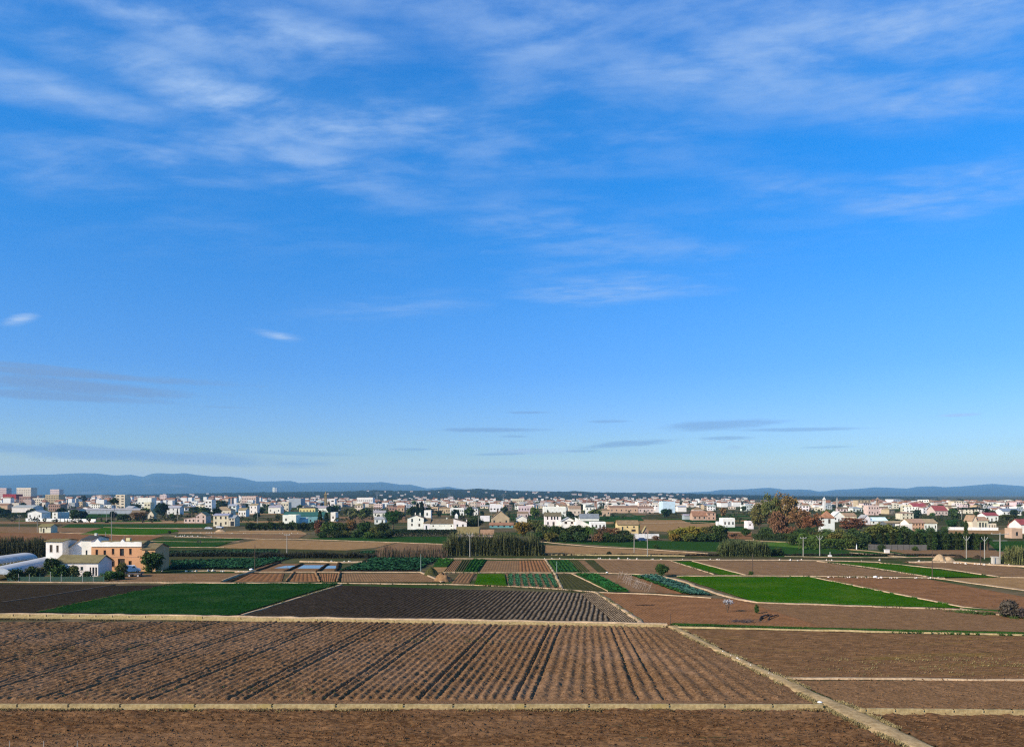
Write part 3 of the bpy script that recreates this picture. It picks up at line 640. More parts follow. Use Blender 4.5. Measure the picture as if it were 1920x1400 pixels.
ST('wall_ledge', [(-80, 1153.5), (310, 1156.5), (640, 1162), (1000, 1167.5), (1250, 1172.5)], M_STRIP, 1.1, 0.05, 0.36, seed=60)

# ================================================================ buildings
WC = dict(W=(.82, .77, .68), W2=(.72, .68, .61), C=(.68, .58, .42), Y=(.72, .54, .24), P=(.62, .46, .38), O=(.54, .36, .23), B=(.34, .21, .15), R=(.30, .035, .04),
          G=(.36, .38, .40), T=(.48, .36, .22), L=(.52, .68, .74), TL=(.16, .34, .33), PE=(.60, .35, .21), BL=(.05, .09, .20), DG=(.14, .15, .16), PK=(.66, .50, .46))
RC = dict(br=(.17, .115, .062), ol=(.20, .15, .06), or_=(.30, .165, .09), tn=(.33, .24, .13), gy=(.34, .34, .33), dk=(.07, .065, .06), rd=(.28, .06, .055), wh=(.70, .69, .67), gr=(.03, .10, .075), sl=(.20, .21, .24))
UNIT = mesh('pane', [(x, y, z) for z in (0, 1) for y in (0, .06) for x in (-.5, .5)], [(0, 1, 5, 4), (1, 3, 7, 5), (3, 2, 6, 7), (2, 0, 4, 6), (4, 5, 7, 6), (0, 2, 3, 1)], M_PANE)
SILL = mesh('sill', [(x, y, z) for z in (0, .08) for y in (-.08, .1) for x in (-.5, .5)], [(0, 1, 5, 4), (1, 3, 7, 5), (3, 2, 6, 7), (2, 0, 4, 6), (4, 5, 7, 6), (0, 2, 3, 1)], M_WALL)
PANECOL = [(.025, .028, .032), (.05, .04, .03), (.03, .05, .05), (.07, .05, .035)]

def wall_mesh(w, d, h, ops, roof, rh, rec=0.16, par=0.0):
    mb = MB(); x0, x1, y0, y1 = -w / 2, w / 2, 0.0, d
    xs = sorted({x0, x1} | {c for o in ops for c in (o[0], o[2])}); zs = sorted({-0.3, h + par} | {c for o in ops for c in (o[1], o[3])})
    for i in range(len(xs) - 1):
        for j in range(len(zs) - 1):
            cx, cz = (xs[i] + xs[i + 1]) / 2, (zs[j] + zs[j + 1]) / 2
            if any(o[0] < cx < o[2] and o[1] < cz < o[3] for o in ops): continue
            mb.quad((xs[i], y0, zs[j]), (xs[i + 1], y0, zs[j]), (xs[i + 1], y0, zs[j + 1]), (xs[i], y0, zs[j + 1]))
    for a, b, c, e in ops:
        r = y0 + rec
        mb.quad((a, y0, b), (a, r, b), (a, r, e), (a, y0, e)); mb.quad((c, y0, e), (c, r, e), (c, r, b), (c, y0, b))
        mb.quad((a, y0, e), (a, r, e), (c, r, e), (c, y0, e)); mb.quad((a, y0, b), (c, y0, b), (c, r, b), (a, r, b))
    H1 = h + par
    mb.quad((x1, y0, -.3), (x1, y1, -.3), (x1, y1, H1), (x1, y0, H1)); mb.quad((x0, y1, -.3), (x0, y0, -.3), (x0, y0, H1), (x0, y1, H1))
    mb.quad((x1, y1, -.3), (x0, y1, -.3), (x0, y1, H1), (x1, y1, H1))
    if roof == 'gx':
        for x in (x0, x1): mb.tri((x, y0, h), (x, y1, h), (x, d / 2, rh))
    elif roof == 'gy':
        for y in (y0, y1): mb.tri((x0, y, h), (x1, y, h), (0, y, rh))
    elif roof == 'sr':      # falls to the right
        for y in (y0, y1): mb.tri((x0, y, h), (x1, y, h), (x0, y, rh))
        mb.quad((x0, y1, h), (x0, y0, h), (x0, y0, rh), (x0, y1, rh))
    elif roof == 'sl':      # falls to the left
        for y in (y0, y1): mb.tri((x0, y, h), (x1, y, h), (x1, y, rh))
        mb.quad((x1, y0, h), (x1, y1, h), (x1, y1, rh), (x1, y0, rh))
    elif roof == 'flat':
        mb.quad((x0 + .01, y0 + .25, h), (x1 - .01, y0 + .25, h), (x1 - .01, y1 - .01, h), (x0 + .01, y1 - .01, h))
        if par: mb.box(x0 + .002, x1 - .002, y0 + .002, y0 + .25, h - .1, H1 - .002)
    return mb
def roof_mesh(w, d, h, rh, roof, ov=0.35, th=0.16):
    mb = MB(); x0, x1, y0, y1 = -w / 2 - ov, w / 2 + ov, -ov, d + ov
    def slab(a, b, c, e):
        n = len(mb.v); lo = [(p[0], p[1], p[2] + .03) for p in (a, b, c, e)]; hi = [(p[0], p[1], p[2] + .03 + th) for p in (a, b, c, e)]
        mb.v += lo + hi
        for f in ((0, 3, 2, 1), (4, 5, 6, 7), (0, 1, 5, 4), (1, 2, 6, 5), (2, 3, 7, 6), (3, 0, 4, 7)): mb.f.append(tuple(n + i for i in f)); mb.m.append(0)
    if roof == 'gx':
        k = (rh - h) / (d / 2) * ov
        slab((x0, y0, h - k), (x1, y0, h - k), (x1, d / 2, rh), (x0, d / 2, rh)); slab((x0, d / 2, rh + .002), (x1, d / 2, rh + .002), (x1, y1, h - k), (x0, y1, h - k))
    elif roof == 'gy':
        k = (rh - h) / (w / 2) * ov
        slab((x0, y1, h - k), (x0, y0, h - k), (0, y0, rh), (0, y1, rh)); slab((0, y1, rh + .002), (0, y0, rh + .002), (x1, y0, h - k), (x1, y1, h - k))
    elif roof == 'sr': slab((x0, y1, rh), (x0, y0, rh), (x1, y0, h), (x1, y1, h))
    elif roof == 'sl': slab((x0, y1, h), (x0, y0, h), (x1, y0, rh), (x1, y1, rh))
    elif roof in ('hip', 'pyr'):
        k = 0 if roof == 'pyr' else max(0, (x1 - x0) / 2 - (y1 - y0) / 2)
        a, b, c, e = (x0, y0, h), (x1, y0, h), (x1, y1, h), (x0, y1, h); p, q = (-k, d / 2, rh), (k, d / 2, rh)
        n = len(mb.v); mb.v += [a, b, c, e, p, q]
        for f in ((0, 1, 5, 4), (1, 2, 5), (2, 3, 4, 5), (3, 0, 4), (3, 2, 1, 0)): mb.f.append(tuple(n + i for i in f)); mb.m.append(0)
    return mb
PLACED = []          # (x, y, radius) of every building, so that filler houses keep clear
def block(root, x0, x1, base, eave, top, roof='flat', wall='W', rcol='br', depth=8.0, win=None, ops=None, chim=None, rz=0.0, rec=0.16, ov=0.35, wcol=None, loc=None, sills=True):
    """one block of a building under root; photo pixels give its front face, depth is in metres"""
    m = mpp(base); w = (x1 - x0) * m; h = (base - eave) * m; rh = (base - top) * m
    c = Vector(G((x0 + x1) / 2, base)) - root.location if loc is None else Vector(loc)
    col = wcol or WC[wall]
    col = tuple(min(.85, k * random.uniform(.95, 1.04)) for k in col)
    O = []; kinds = []
    if ops:
        for o in ops: O.append(((o[0] - (x0 + x1) / 2) * m, max(-.05, (base - o[3]) * m), (o[2] - (x0 + x1) / 2) * m, (base - o[1]) * m)); kinds.append('door' if base - o[3] < .8 else 'window')
    if win:
        nx, nz = win[:2]; ww = win[2] if len(win) > 2 else (min(1.1, w / nx * .42) if m < .6 else w / nx * .55); st = h / nz
        for j in range(nz):
            for i in range(nx):
                cx = -w / 2 + w * (i + .5) / nx; z0 = st * j + st * .32; z1 = min(st * j + st * .82, z0 + 1.7)
                if j == 0 and i == nx // 2 and w > 5 and nz > 0 and random.random() < .6: z0 = -.05; kinds.append('door'); z1 = min(h * .8, 2.2)
                else: kinds.append('window')
                O.append((cx - ww / 2, z0, cx + ww / 2, z1))
    par = 0.0
    if roof == 'flat': par = max(0.0, rh - h) if rh > h + .05 else 0.35
    wo_ = wall_mesh(w, depth, h, O, roof, rh, rec, par).build('wall', M_WALL, root, c, col); wo_.rotation_euler.z = rz
    R = Vector((cos(rz), sin(rz), 0)); Q = Vector((-sin(rz), cos(rz), 0))
    if roof != 'flat':
        ro = roof_mesh(w, depth, h, rh, roof, ov).build('roof', M_ROOF, root, c, tuple(k * random.uniform(.9, 1.12) for k in RC[rcol])); ro.rotation_euler.z = rz
    for (a, b, cc, e), kd in zip(O, kinds):
        p = obj(kd, UNIT, root, c + R * ((a + cc) / 2) + Q * (rec - .03) + Vector((0, 0, b)), random.choice(PANECOL))
        p.scale = (cc - a + .02, 1, e - b); p.rotation_euler.z = rz
        if sills and kd == 'window' and m < .28:
            s = obj('sill', SILL, p, (0, -rec + .03, -.09 / max(.3, e - b)), tuple(k * .9 for k in col)); s.scale = (1.15, 1, 1 / max(.3, e - b))
    for ch in (chim or []):           # (px, top py) chimneys
        cm = MB(); cw = .28; cm.box(-cw, cw, -cw, cw, min(h, rh) - .4, (base - ch[1]) * m); cm.box(-cw - .08, cw + .08, -cw - .08, cw + .08, (base - ch[1]) * m - .18, (base - ch[1]) * m - .06)
        cm.build('chimney', M_WALL, root, c + Vector(((ch[0] - (x0 + x1) / 2) * m, depth * .5, 0)), col)
    wp = root.location + c; PLACED.append((wp.x, wp.y + depth / 2, max(w, depth) * .62))
    return wo_
def house(name, label, cat, x0, x1, base, eave, top, roof='flat', wall='W', rcol='br', depth=8.0, win=None, group=None, **kw):
    root = thing(name, label, cat, G((x0 + x1) / 2, base), 0.0, group)
    block(root, x0, x1, base, eave, top, roof, wall, rcol, depth, win, **kw)
    return root

# ---- peach farmhouse
fh = thing('farmhouse', 'peach two-storey farmhouse with scalloped white parapet beside the round tree', 'house', G(218, 1070))
block(fh, 171, 266, 1070, 1024, 1024, 'flat', 'PE', depth=9.0, rec=0.3, wcol=(.66, .335, .165),
      ops=[(179, 1030, 184, 1040), (194, 1031, 199, 1040), (209.5, 1028, 214.5, 1039), (224.5, 1028, 232.5, 1041.5), (242, 1028, 247, 1039), (209, 1051, 215, 1062), (221, 1047, 234, 1069.9), (241, 1051, 247, 1062)])
block(fh, 266.3, 291, 1070, 1029, 1021, 'gx', 'PE', 'ol', depth=8.0, ops=[(272, 1032, 277, 1040)], wcol=(.66, .35, .18))
_m = mpp(1070)
pp = MB(); N = 60; pts = []
for i in range(N + 1):
    t = i / N; x = (171 + 95 * t - 218.5 + 0.0) * _m
    hz_ = 0.72 + 0.14 * abs(sin(t * pi * 5))
    for c0, wd, up in ((0.13, 0.055, 0.85), (0.62, 0.045, 0.85)):
        hz_ += up * max(0, 1 - abs(t - c0) / wd)
    pts.append((x, hz_))
zb = (1070 - 1024) * _m + .36
for (xa, ha), (xb, hb) in zip(pts[:-1], pts[1:]):
    pp.quad((xa, -.12, zb - .4), (xb, -.12, zb - .4), (xb, -.12, zb + hb), (xa, -.12, zb + ha)); pp.quad((xb, .2, zb - .4), (xa, .2, zb - .4), (xa, .2, zb + ha), (xb, .2, zb + hb))
    pp.quad((xa, -.12, zb + ha), (xb, -.12, zb + hb), (xb, .2, zb + hb), (xa, .2, zb + ha))
pp.box(pts[0][0], pts[-1][0], -.24, -.11, zb - .42, zb - .22)
pp.build('parapet', M_WALL, fh, Vector(G(218.5, 1070)) - fh.location, WC['W'])
rf = MB(); rf.v += [(-6.4, .5, zb + .1), (6.4, .5, zb + .1), (6.4, 8.7, zb + .1), (-6.4, 8.7, zb + .1), (-6.0, 4.6, zb + .95), (6.0, 4.6, zb + .95)]
for f in ((0, 1, 5, 4), (1, 2, 5), (2, 3, 4, 5), (3, 0, 4)): rf.f.append(f); rf.m.append(0)
rf.build('roof', M_ROOF, fh, Vector(G(218.5, 1070)) - fh.location, RC['ol'])
mb = MB(); mb.box(-6.6, 6.6, -.05, .0, 3.62, 3.74); mb.build('string_course', M_WALL, fh, Vector(G(218.5, 1070)) - fh.location, (.55, .31, .19))
mb = MB(); mb.box(-.5, .5, 0, .9, zb + .6, zb + 1.6); mb.build('chimney', M_WALL, fh, Vector(G(225.5, 1070)) - fh.location + Vector((0, 4, 0)), (.72, .62, .34))
# ---- white house left of it, with a long low wing in front
wh = thing('white_house', 'white house with sloping pale roof adjoining the peach farmhouse', 'house', G(120, 1064))
block(wh, 86, 117, 1066, 1015, 1012, 'gx', 'W', 'ol', depth=7.0, ops=[(93, 1021, 98.5, 1035), (105.5, 1022, 110, 1035)])
block(wh, 117.3, 153, 1064, 1036, 1010, 'sl', 'W', 'tn', depth=9.0, ov=.25)
block(wh, 153.4, 171, 1067, 1012, 1006, 'gx', 'W', 'dk', depth=9.0, ops=[(160.5, 1031, 164, 1040)], chim=[(163, 1001)])
lw = house('outbuilding', 'low white outbuilding with mossy brown roof before the white house', 'outbuilding', 104, 184, 1079, 1054, 1043, 'gx', 'W', 'ol', 6.5,
           ops=[(151, 1062, 156, 1069), (168, 1063, 171, 1078.9), (173, 1063, 177, 1078.9), (178.5, 1063, 182, 1078.9)])
# ---- polytunnels
def tunnel(label, n0, n1, rad, hgt):
    A, B = Vector(G(*n0)), Vector(G(*n1)); root = thing('polytunnel', label, 'polytunnel', A)
    d = B - A; L = d.length; rz = atan2(d.y, d.x)
    prof = [(-rad, 0), (-rad, hgt * .45)] + [(-rad * cos(t), hgt * .45 + hgt * .55 * sin(t)) for t in np.linspace(0.12, pi - 0.12, 13)] + [(rad, hgt * .45), (rad, 0)]
    mb = MB(); n = 14
    for i in range(n):
        xa, xb = L * i / n, L * (i + 1) / n
        for (y1, z1), (y2, z2) in zip(prof[:-1], prof[1:]):
            if min(z1, z2) < 0.01: continue
            sag = .10 * 0
            mb.quad((xa, y1, z1), (xb, y1, z1 - sag), (xb, y2, z2 - sag), (xa, y2, z2))
    o = mb.build('cover', M_WALL, root, (0, 0, 0), (.52, .50, .46), True); o.rotation_euler.z = rz
    for i in range(n + 1):
        hp = MB(); hp.tube([(L * i / n, y * .985, z * .985) for y, z in prof], .05, 4); h_ = hp.build('hoop', M_METAL, root, (0, 0, 0), (.7, .7, .7)); h_.rotation_euler.z = rz
    en = MB()
    for k in range(1, len(prof) - 2): en.tri((0.02, 0, hgt * .5), (0.02,) + prof[k], (0.02,) + prof[k + 1])
    e = en.build('end_sheet', M_METAL, root, (0, 0, 0), (.6, .62, .63)); e.rotation_euler.z = rz
tunnel('long white polytunnel running up to the white house', (-8, 1088), (98, 1062), 3.3, 3.0)
tunnel('second white polytunnel behind the first at left edge', (-50, 1070), (48, 1055), 3.4, 3.0)

# ---- white farmhouse with square tower (middle)
ct = thing('farmhouse', 'large white farmhouse with square tower and small belfry behind the dark hedge', 'house', G(815, 992))
block(ct, 764, 794.5, 992, 971, 965.3, 'gy', 'W', 'br', 9.0, ops=[(771, 972, 774.5, 978.5), (785.5, 972, 788, 976), (771, 981, 774, 986), (784.5, 981.5, 788, 986.5)], chim=[(777, 961), (786, 961)], rec=.25)
block(ct, 794.7, 806, 992, 980, 971.5, 'gx', 'W', 'br', 7.0, ops=[(798, 985, 801, 991.9)])
block(ct, 795.3, 808, 983.5, 957.5, 956.3, 'flat', 'W', depth=5.5, ops=[(799.5, 961, 802.3, 966.3)], rec=.3)
block(ct, 806.2, 850, 992, 981, 973.5, 'gx', 'W', 'br', 9.5, ops=[(811, 984, 813.5, 987), (824, 984.3, 825.3, 985.8), (832.5, 984.3, 833.8, 985.8), (845, 984, 847.6, 987)], chim=[(836.5, 970.5)])
block(ct, 850.3, 875, 992.2, 979, 972, 'sr', 'W', 'br', 9.0, ops=[(856, 982.5, 859, 992.1), (866.5, 982.5, 869.5, 992.1)], chim=[(874, 974)])
bm = MB(); mm = mpp(990); bm.box(-.9, .9, 0, 1.4, 4.6, (990 - 966) * mm); bm.v += [(-1.0, -.1, (990 - 966) * mm), (1.0, -.1, (990 - 966) * mm), (1, 1.5, (990 - 966) * mm), (-1, 1.5, (990 - 966) * mm), (0, .7, (990 - 962) * mm)]
_n = len(bm.v) - 5
for f in ((0, 1, 4), (1, 2, 4), (2, 3, 4), (3, 0, 4)): bm.f.append(tuple(_n + i for i in f)); bm.m.append(0)
bm.build('belfry', M_WALL, ct, Vector(G(855.5, 990)) - ct.location + Vector((0, .6, 0)), WC['W'])
house('shed', 'long shed with olive roof above the cane thicket', 'shed', 856, 897, 1006, 1000, 988.5, 'gx', 'P', 'ol', 8.0, (4, 1))
house('shed', 'lower shed with bright orange roof beside the olive-roofed shed', 'shed', 897.6, 925, 1006, 1001, 993.5, 'gx', 'P', 'or_', 6.0)

# ---- the other buildings one can make out, left to right
HB = [
 # name, label, cat, x0,x1, base,eave,top, roof, wall, rcol, depth, win
 ('white_house', 'white gabled house at left end of the whitewashed farm compound', 'house', 52, 78, 973, 961, 957, 'gy', 'W', 'gy', 12, (3, 1)),
 ('white_house', 'white cube house in the middle of the whitewashed farm compound', 'house', 98, 108, 974, 961, 960, 'flat', 'W', 'br', 16, (1, 2)),
 ('white_house', 'white house behind the dark tree at right of whitewashed compound', 'house', 128, 148, 970, 956, 953, 'gx', 'W', 'dk', 10, (3, 2)),
 ('field_shed', 'small cream shed with brown roof alone among the left fields', 'shed', 73, 95, 998.5, 987, 982.5, 'gx', 'C', 'ol', 6, None),
 ('farmhouse', 'pink gabled farmhouse with low lean-to left of the beige farmhouse', 'house', 367, 386, 980, 966, 960, 'gy', 'P', 'tn', 9, (2, 2)),
 ('farmhouse', 'beige two-storey farmhouse with grey garage in the left fields', 'house', 400, 428, 986, 966, 963, 'gx', 'C', 'gy', 9, (3, 2)),
 ('chapel', 'tiny cream chapel with steep gable near left', 'chapel', 277, 288, 972, 964, 956.5, 'gy', 'C', 'tn', 6, (1, 1)),
 ('barn', 'brown-roofed barn left of the tiny chapel', 'barn', 244, 268, 972, 965, 957, 'gx', 'T', 'br', 9, None),
 ('white_house', 'white shaded house beside the tall dark tree behind the chapel', 'house', 313, 337, 964, 952, 948, 'gx', 'W2', 'gy', 9, (3, 2)),
 ('villa', 'villa with wide tan hip roof behind the beige farmhouse', 'house', 398, 433, 967, 956, 949.5, 'hip', 'C', 'tn', 12, (4, 1)),
 ('white_house', 'white cube house left of the dark garden trees above the pink farmhouse', 'house', 384, 397, 959, 938, 936, 'flat', 'W', 'br', 12, (2, 3)),
 ('red_hall', 'big dark red windowless hall at the far left', 'hall', 5, 30, 946, 928, 926, 'flat', 'R', 'br', 20, None),
 ('orange_house', 'orange house at the left edge before the town', 'house', -4, 14, 960, 947, 943.5, 'gx', 'O', 'or_', 10, (2, 1)),
 ('apartment_block', 'tall cream apartment block right of the red hall', 'apartment block', 31, 58, 941, 917, 914, 'flat', 'C', 'br', 25, (8, 6)),
 ('apartment_block', 'tan stepped apartment block in the left town', 'apartment block', 85, 110, 948, 929, 927, 'flat', 'T', 'br', 20, (8, 6)),
 ('apartment_block', 'grey-brown terraced apartments between red hall and tan block', 'apartment block', 36, 57, 948, 932, 930, 'flat', 'B', 'br', 18, (4, 3)),
 ('apartment_block', 'low cream apartments with rows of windows left of the tan block', 'apartment block', 61, 83, 948, 935, 933.5, 'flat', 'C', 'br', 15, (6, 3)),
 ('apartment_block', 'pink twin tower block behind the tan block', 'apartment block', 94, 111, 937, 919, 917, 'flat', 'PK', 'br', 25, (8, 6)),
 ('apartment_block', 'pink tower block at the left edge of the skyline', 'apartment block', -2, 12, 938, 916, 914.5, 'flat', 'P', 'br', 25, (8, 6)),
 ('warehouse', 'long white warehouse below the red hall', 'warehouse', 22, 62, 960, 951, 947, 'gx', 'W2', 'gy', 20, None),
 ('brick_house', 'brown brick house with row of tall windows in the left town', 'house', 91, 113, 958, 946, 945, 'flat', 'B', 'br', 14, (6, 2)),
 ('tower_block', 'cream tower block by the tall pine in the left town', 'apartment block', 217, 234, 952, 928, 927, 'flat', 'C', 'br', 16, (2, 5)),
 ('greenhouse', 'long grey greenhouse behind the whitewashed compound', 'greenhouse', 158, 262, 963, 956, 953, 'gx', 'G', 'gy', 14, None),
 ('white_house', 'bright white stepped house right of the cream tower block', 'house', 258, 284, 955, 938, 933, 'flat', 'W', 'br', 14, (4, 2)),
 ('yellow_house', 'pale yellow house before the bright white stepped house', 'house', 270, 282, 957, 943, 941, 'flat', 'C', 'br', 10, (2, 2)),
 ('apartment_block', 'orange-pink flats at right of the left town', 'apartment block', 453, 480, 948, 932, 930, 'flat', 'P', 'br', 18, (6, 3)),
 ('villa', 'white villa with dark upper windows beside the hip-roofed villa', 'house', 428, 443, 959, 948, 945, 'gx', 'W', 'gy', 10, (2, 2)),
 ('villa', 'low white villa right of the beige farmhouse', 'house', 447, 461, 968, 956, 952.5, 'gx', 'W', 'tn', 9, (3, 1)),
 ('villa', 'white two-storey villa above the orange grove', 'house', 468, 482, 963, 947, 944.5, 'gx', 'W', 'tn', 9, (2, 2)),
 ('twin_tower', 'lone tall white tower on the far left skyline', 'tower', 511, 515, 931, 914, 913.5, 'flat', 'W2', 'br', 20, (1, 5)),
 ('white_house', 'white gabled house left of the cream block', 'house', 503, 526, 962, 951, 947.5, 'gx', 'W', 'gy', 12, (3, 1)),
 ('cream_block', 'square cream block before the grey hall', 'house', 526, 541, 958, 942, 941, 'flat', 'C', 'br', 12, (3, 2)),
 ('grey_hall', 'pale grey hall behind the cream block', 'hall', 542, 564, 951, 935, 934, 'flat', 'G', 'br', 25, None),
 ('yellow_hall', 'long yellow building left of the brown church tower', 'hall', 561, 591, 962, 952, 949, 'hip', 'Y', 'dk', 12, (5, 1)),
 ('white_house', 'low white house below the brown church tower', 'house', 593, 619, 960, 952, 948.5, 'gx', 'W', 'gy', 10, (3, 1)),
 ('tower_house', 'white tower house right of the brown church tower', 'house', 619, 628, 956, 936, 935, 'flat', 'W', 'br', 9, (1, 3)),
 ('white_house', 'low white annexe at the foot of the white tower house', 'house', 628.5, 636, 957, 948, 945, 'sr', 'W', 'tn', 9, None),
 ('factory', 'long white factory block on the middle skyline', 'factory', 669, 699, 949, 934, 932.5, 'flat', 'W', 'br', 20, (8, 2)),
 ('cream_house', 'cream house below the long white factory', 'house', 665, 681, 959, 947, 943, 'hip', 'C', 'tn', 10, (3, 2)),
 ('farm_store', 'white farm store with dark window left of teal shed', 'shed', 530, 555, 981, 966, 965, 'flat', 'W', 'br', 12, (2, 1)),
 ('farm_shed', 'blue-grey farm shed between white store and teal shed', 'shed', 555.5, 576, 980, 972, 970, 'gx', 'L', 'gy', 8, None),
 ('farm_shed', 'teal farm shed by the dark cypress', 'shed', 578, 595, 981, 972, 969.5, 'flat', 'TL', 'gy', 8, (2, 1)),
 ('net_house', 'long dark green net house behind the white farm store', 'greenhouse', 530, 606, 973, 967, 960, 'gx', 'TL', 'gr', 16, None),
 ('silo_house', 'narrow white tower house right of the cypresses', 'house', 620, 629, 977, 961, 960, 'flat', 'W', 'br', 9, (1, 1)),
 ('white_house', 'small white house left of the big round pine', 'house', 702, 722, 982, 973, 969, 'gx', 'W2', 'gy', 9, (2, 1)),
 ('white_house', 'grey-white house above the trees left of the big pine', 'house', 700, 722, 969, 961, 957, 'gx', 'W2', 'gy', 9, (3, 1)),
 ('orange_house', 'orange house behind the big round pine', 'house', 745, 758, 968, 951, 947, 'gx', 'O', 'or_', 9, (2, 2)),
 ('villa', 'white villa right behind the tower of the white farmhouse', 'house', 844, 870, 966, 955, 952, 'flat', 'W', 'br', 10, (4, 2)),
 ('villa', 'white villa with balcony windows left of the tan barn', 'house', 873, 896, 966, 953, 950, 'hip', 'W', 'sl', 10, (4, 2)),
 ('orange_hall', 'orange house with row of windows behind the white farmhouse', 'house', 823, 844, 962, 952, 950, 'hip', 'O', 'or_', 10, (5, 1)),
 ('pink_hall', 'salmon building above the orange house', 'house', 843, 872, 955, 948, 945.5, 'gx', 'P', 'or_', 12, (5, 1)),
 ('barn', 'big tan gabled barn in the centre', 'barn', 921, 955, 984, 971, 957.5, 'gy', 'T', 'tn', 14, (3, 1)),
 ('shed', 'long red-roofed shed before the tan barn', 'shed', 918, 962, 989, 984, 980, 'gx', 'TL', 'or_', 6, (4, 1)),
 ('white_house', 'white L-shaped house above the tan barn', 'house', 918, 943, 959, 948, 945, 'flat', 'W', 'br', 12, (4, 1)),
 ('white_wall_house', 'low white store left of the tan barn', 'shed', 900, 918, 977, 968, 967, 'flat', 'W', 'br', 8, None),
 ('apartment_block', 'cream slab block on the middle skyline', 'apartment block', 960, 983, 946, 936, 935, 'flat', 'C', 'br', 20, (6, 2)),
 ('pink_house', 'pale pink houses with balconies left of the long white hall', 'house', 972, 998, 966, 951, 948, 'flat', 'PK', 'br', 12, (5, 2)),
 ('pink_house', 'small pink house above the white gabled shed', 'house', 970, 990, 972, 962, 959, 'gx', 'P', 'or_', 9, (3, 1)),
 ('white_shed', 'small white gabled shed among olive trees', 'shed', 968, 988, 982, 972, 966.5, 'gy', 'W', 'gy', 8, None),
 ('white_hall', 'long white hall behind the farmhouse with four tall windows', 'hall', 1019, 1061, 968, 952, 950, 'flat', 'W', 'gy', 18, (6, 1)),
 ('farmhouse', 'white farmhouse with brown roof and four tall windows', 'house', 1021, 1052, 990, 967, 961, 'gx', 'W', 'br', 8, None),
 ('white_house', 'white gabled house with two dark openings right of that farmhouse', 'house', 1052.5, 1080, 991, 977, 970, 'gy', 'W', 'gy', 9, None),
 ('white_house', 'white half-gabled house beside the double-opening gable', 'house', 1080.5, 1107, 992, 985, 970.5, 'sr', 'W', 'wh', 9, None),
 ('white_house', 'low white house with flat terrace at right of white farm row', 'house', 1107.5, 1136, 993, 981, 978.5, 'flat', 'W', 'br', 9, (4, 1)),
 ('blue_shed', 'shed with blue solar-panel roof behind the white farm row', 'shed', 1087, 1123, 976, 971, 963.5, 'gx', 'W', 'sl', 8, None),
 ('cream_house', 'cream house right of the long white hall', 'house', 1067, 1089, 966, 953, 948, 'gx', 'C', 'tn', 12, (3, 1)),
 ('white_house', 'white two-storey house with dark eave left of brick chimney', 'house', 1098, 1117, 966, 950, 946, 'hip', 'W', 'dk', 10, (3, 2)),
 ('orange_house', 'small orange house right of the white two-storey house', 'house', 1125, 1144, 967, 956, 953, 'hip', 'O', 'or_', 10, (3, 1)),
 ('brickworks', 'long terracotta brick sheds in the middle distance', 'factory', 1143, 1196, 961, 951, 948, 'gx', 'O', 'or_', 18, (6, 1)),
 ('brickworks', 'second terracotta brick shed right of the first', 'factory', 1197, 1226, 961, 952, 949, 'gx', 'P', 'or_', 18, (4, 1)),
 ('yellow_house', 'yellow house with brown roof above the orchard', 'house', 1158, 1197, 1001, 983, 976, 'gx', 'Y', 'or_', 8, None),
 ('brick_hut', 'small brick hut with pointed roof behind the low white wall', 'hut', 1206, 1216, 1006, 996, 987, 'gy', 'B', 'tn', 3, (1, 1)),
 ('office_block', 'pale blue windowless block right of the brick sheds', 'office block', 1243, 1266, 962, 941, 940, 'flat', 'L', 'br', 22, None),
 ('white_shed', 'low white sheds left of the pale blue block', 'shed', 1229, 1243, 960, 951, 950, 'flat', 'W', 'br', 12, None),
 ('white_shed', 'white sheds right of the pale blue block', 'shed', 1271, 1287, 959, 950, 948, 'gx', 'W', 'gy', 12, None),
 ('villa', 'orange villa left wing with terracotta roof', 'house', 1299, 1325, 975, 967, 958, 'gx', 'O', 'or_', 10, (3, 1)),
 ('villa', 'orange two-storey villa block with four windows', 'house', 1325.5, 1342, 975, 961, 957, 'hip', 'O', 'or_', 10, (2, 2)),
 ('pink_house', 'pink house behind the orange villa', 'house', 1301, 1319, 966, 955, 951, 'hip', 'P', 'or_', 10, (2, 1)),
 ('villa', 'white flat-roofed villa left of the tall brown tree', 'house', 1356, 1378, 988, 973, 971, 'flat', 'W', 'br', 9, (3, 1)),
 ('gatehouse', 'small white gatehouse before the white flat-roofed villa', 'hut', 1345, 1355.5, 986, 979, 977.5, 'flat', 'W', 'br', 4, (1, 1)),
 ('white_house', 'small white house at the foot of the tall trees', 'house', 1402, 1413, 991, 979, 977, 'flat', 'W', 'br', 7, None),
 ('grey_shed', 'grey shed left of the orange villa', 'shed', 1283, 1296, 974, 966, 964, 'gx', 'G', 'gy', 8, None),
 ('dovecote', 'white tower house with brown pyramid roof among brown trees', 'house', 1543, 1565, 996, 971, 957, 'pyr', 'W', 'or_', 6, None),
 ('white_house', 'white gabled house right of the pyramid-roofed tower', 'house', 1564, 1582, 978, 967, 959, 'gy', 'W', 'wh', 9, (3, 1)),
 ('cream_house', 'long beige house right of the pyramid-roofed tower', 'house', 1584, 1606, 977, 967, 962, 'gx', 'C', 'tn', 10, (4, 1)),
 ('pink_house', 'pink twin-winged house in the right town', 'house', 1628, 1648, 965, 948, 947, 'flat', 'P', 'br', 10, (4, 2)),
 ('farm_shed', 'white shed with dark opening right of the brown trees', 'shed', 1619, 1632, 983, 972, 965, 'gy', 'W', 'gy', 8, (1, 1)),
 ('farm_shed', 'long pale lean-to right of the white shed with dark opening', 'shed', 1633, 1664, 983, 976, 970, 'gx', 'W2', 'wh', 8, (3, 1)),
 ('long_shed', 'long open brown shed left of the orange-roofed farmhouse', 'shed', 1662, 1702, 988, 980, 977, 'gx', 'DG', 'tn', 8, (6, 1)),
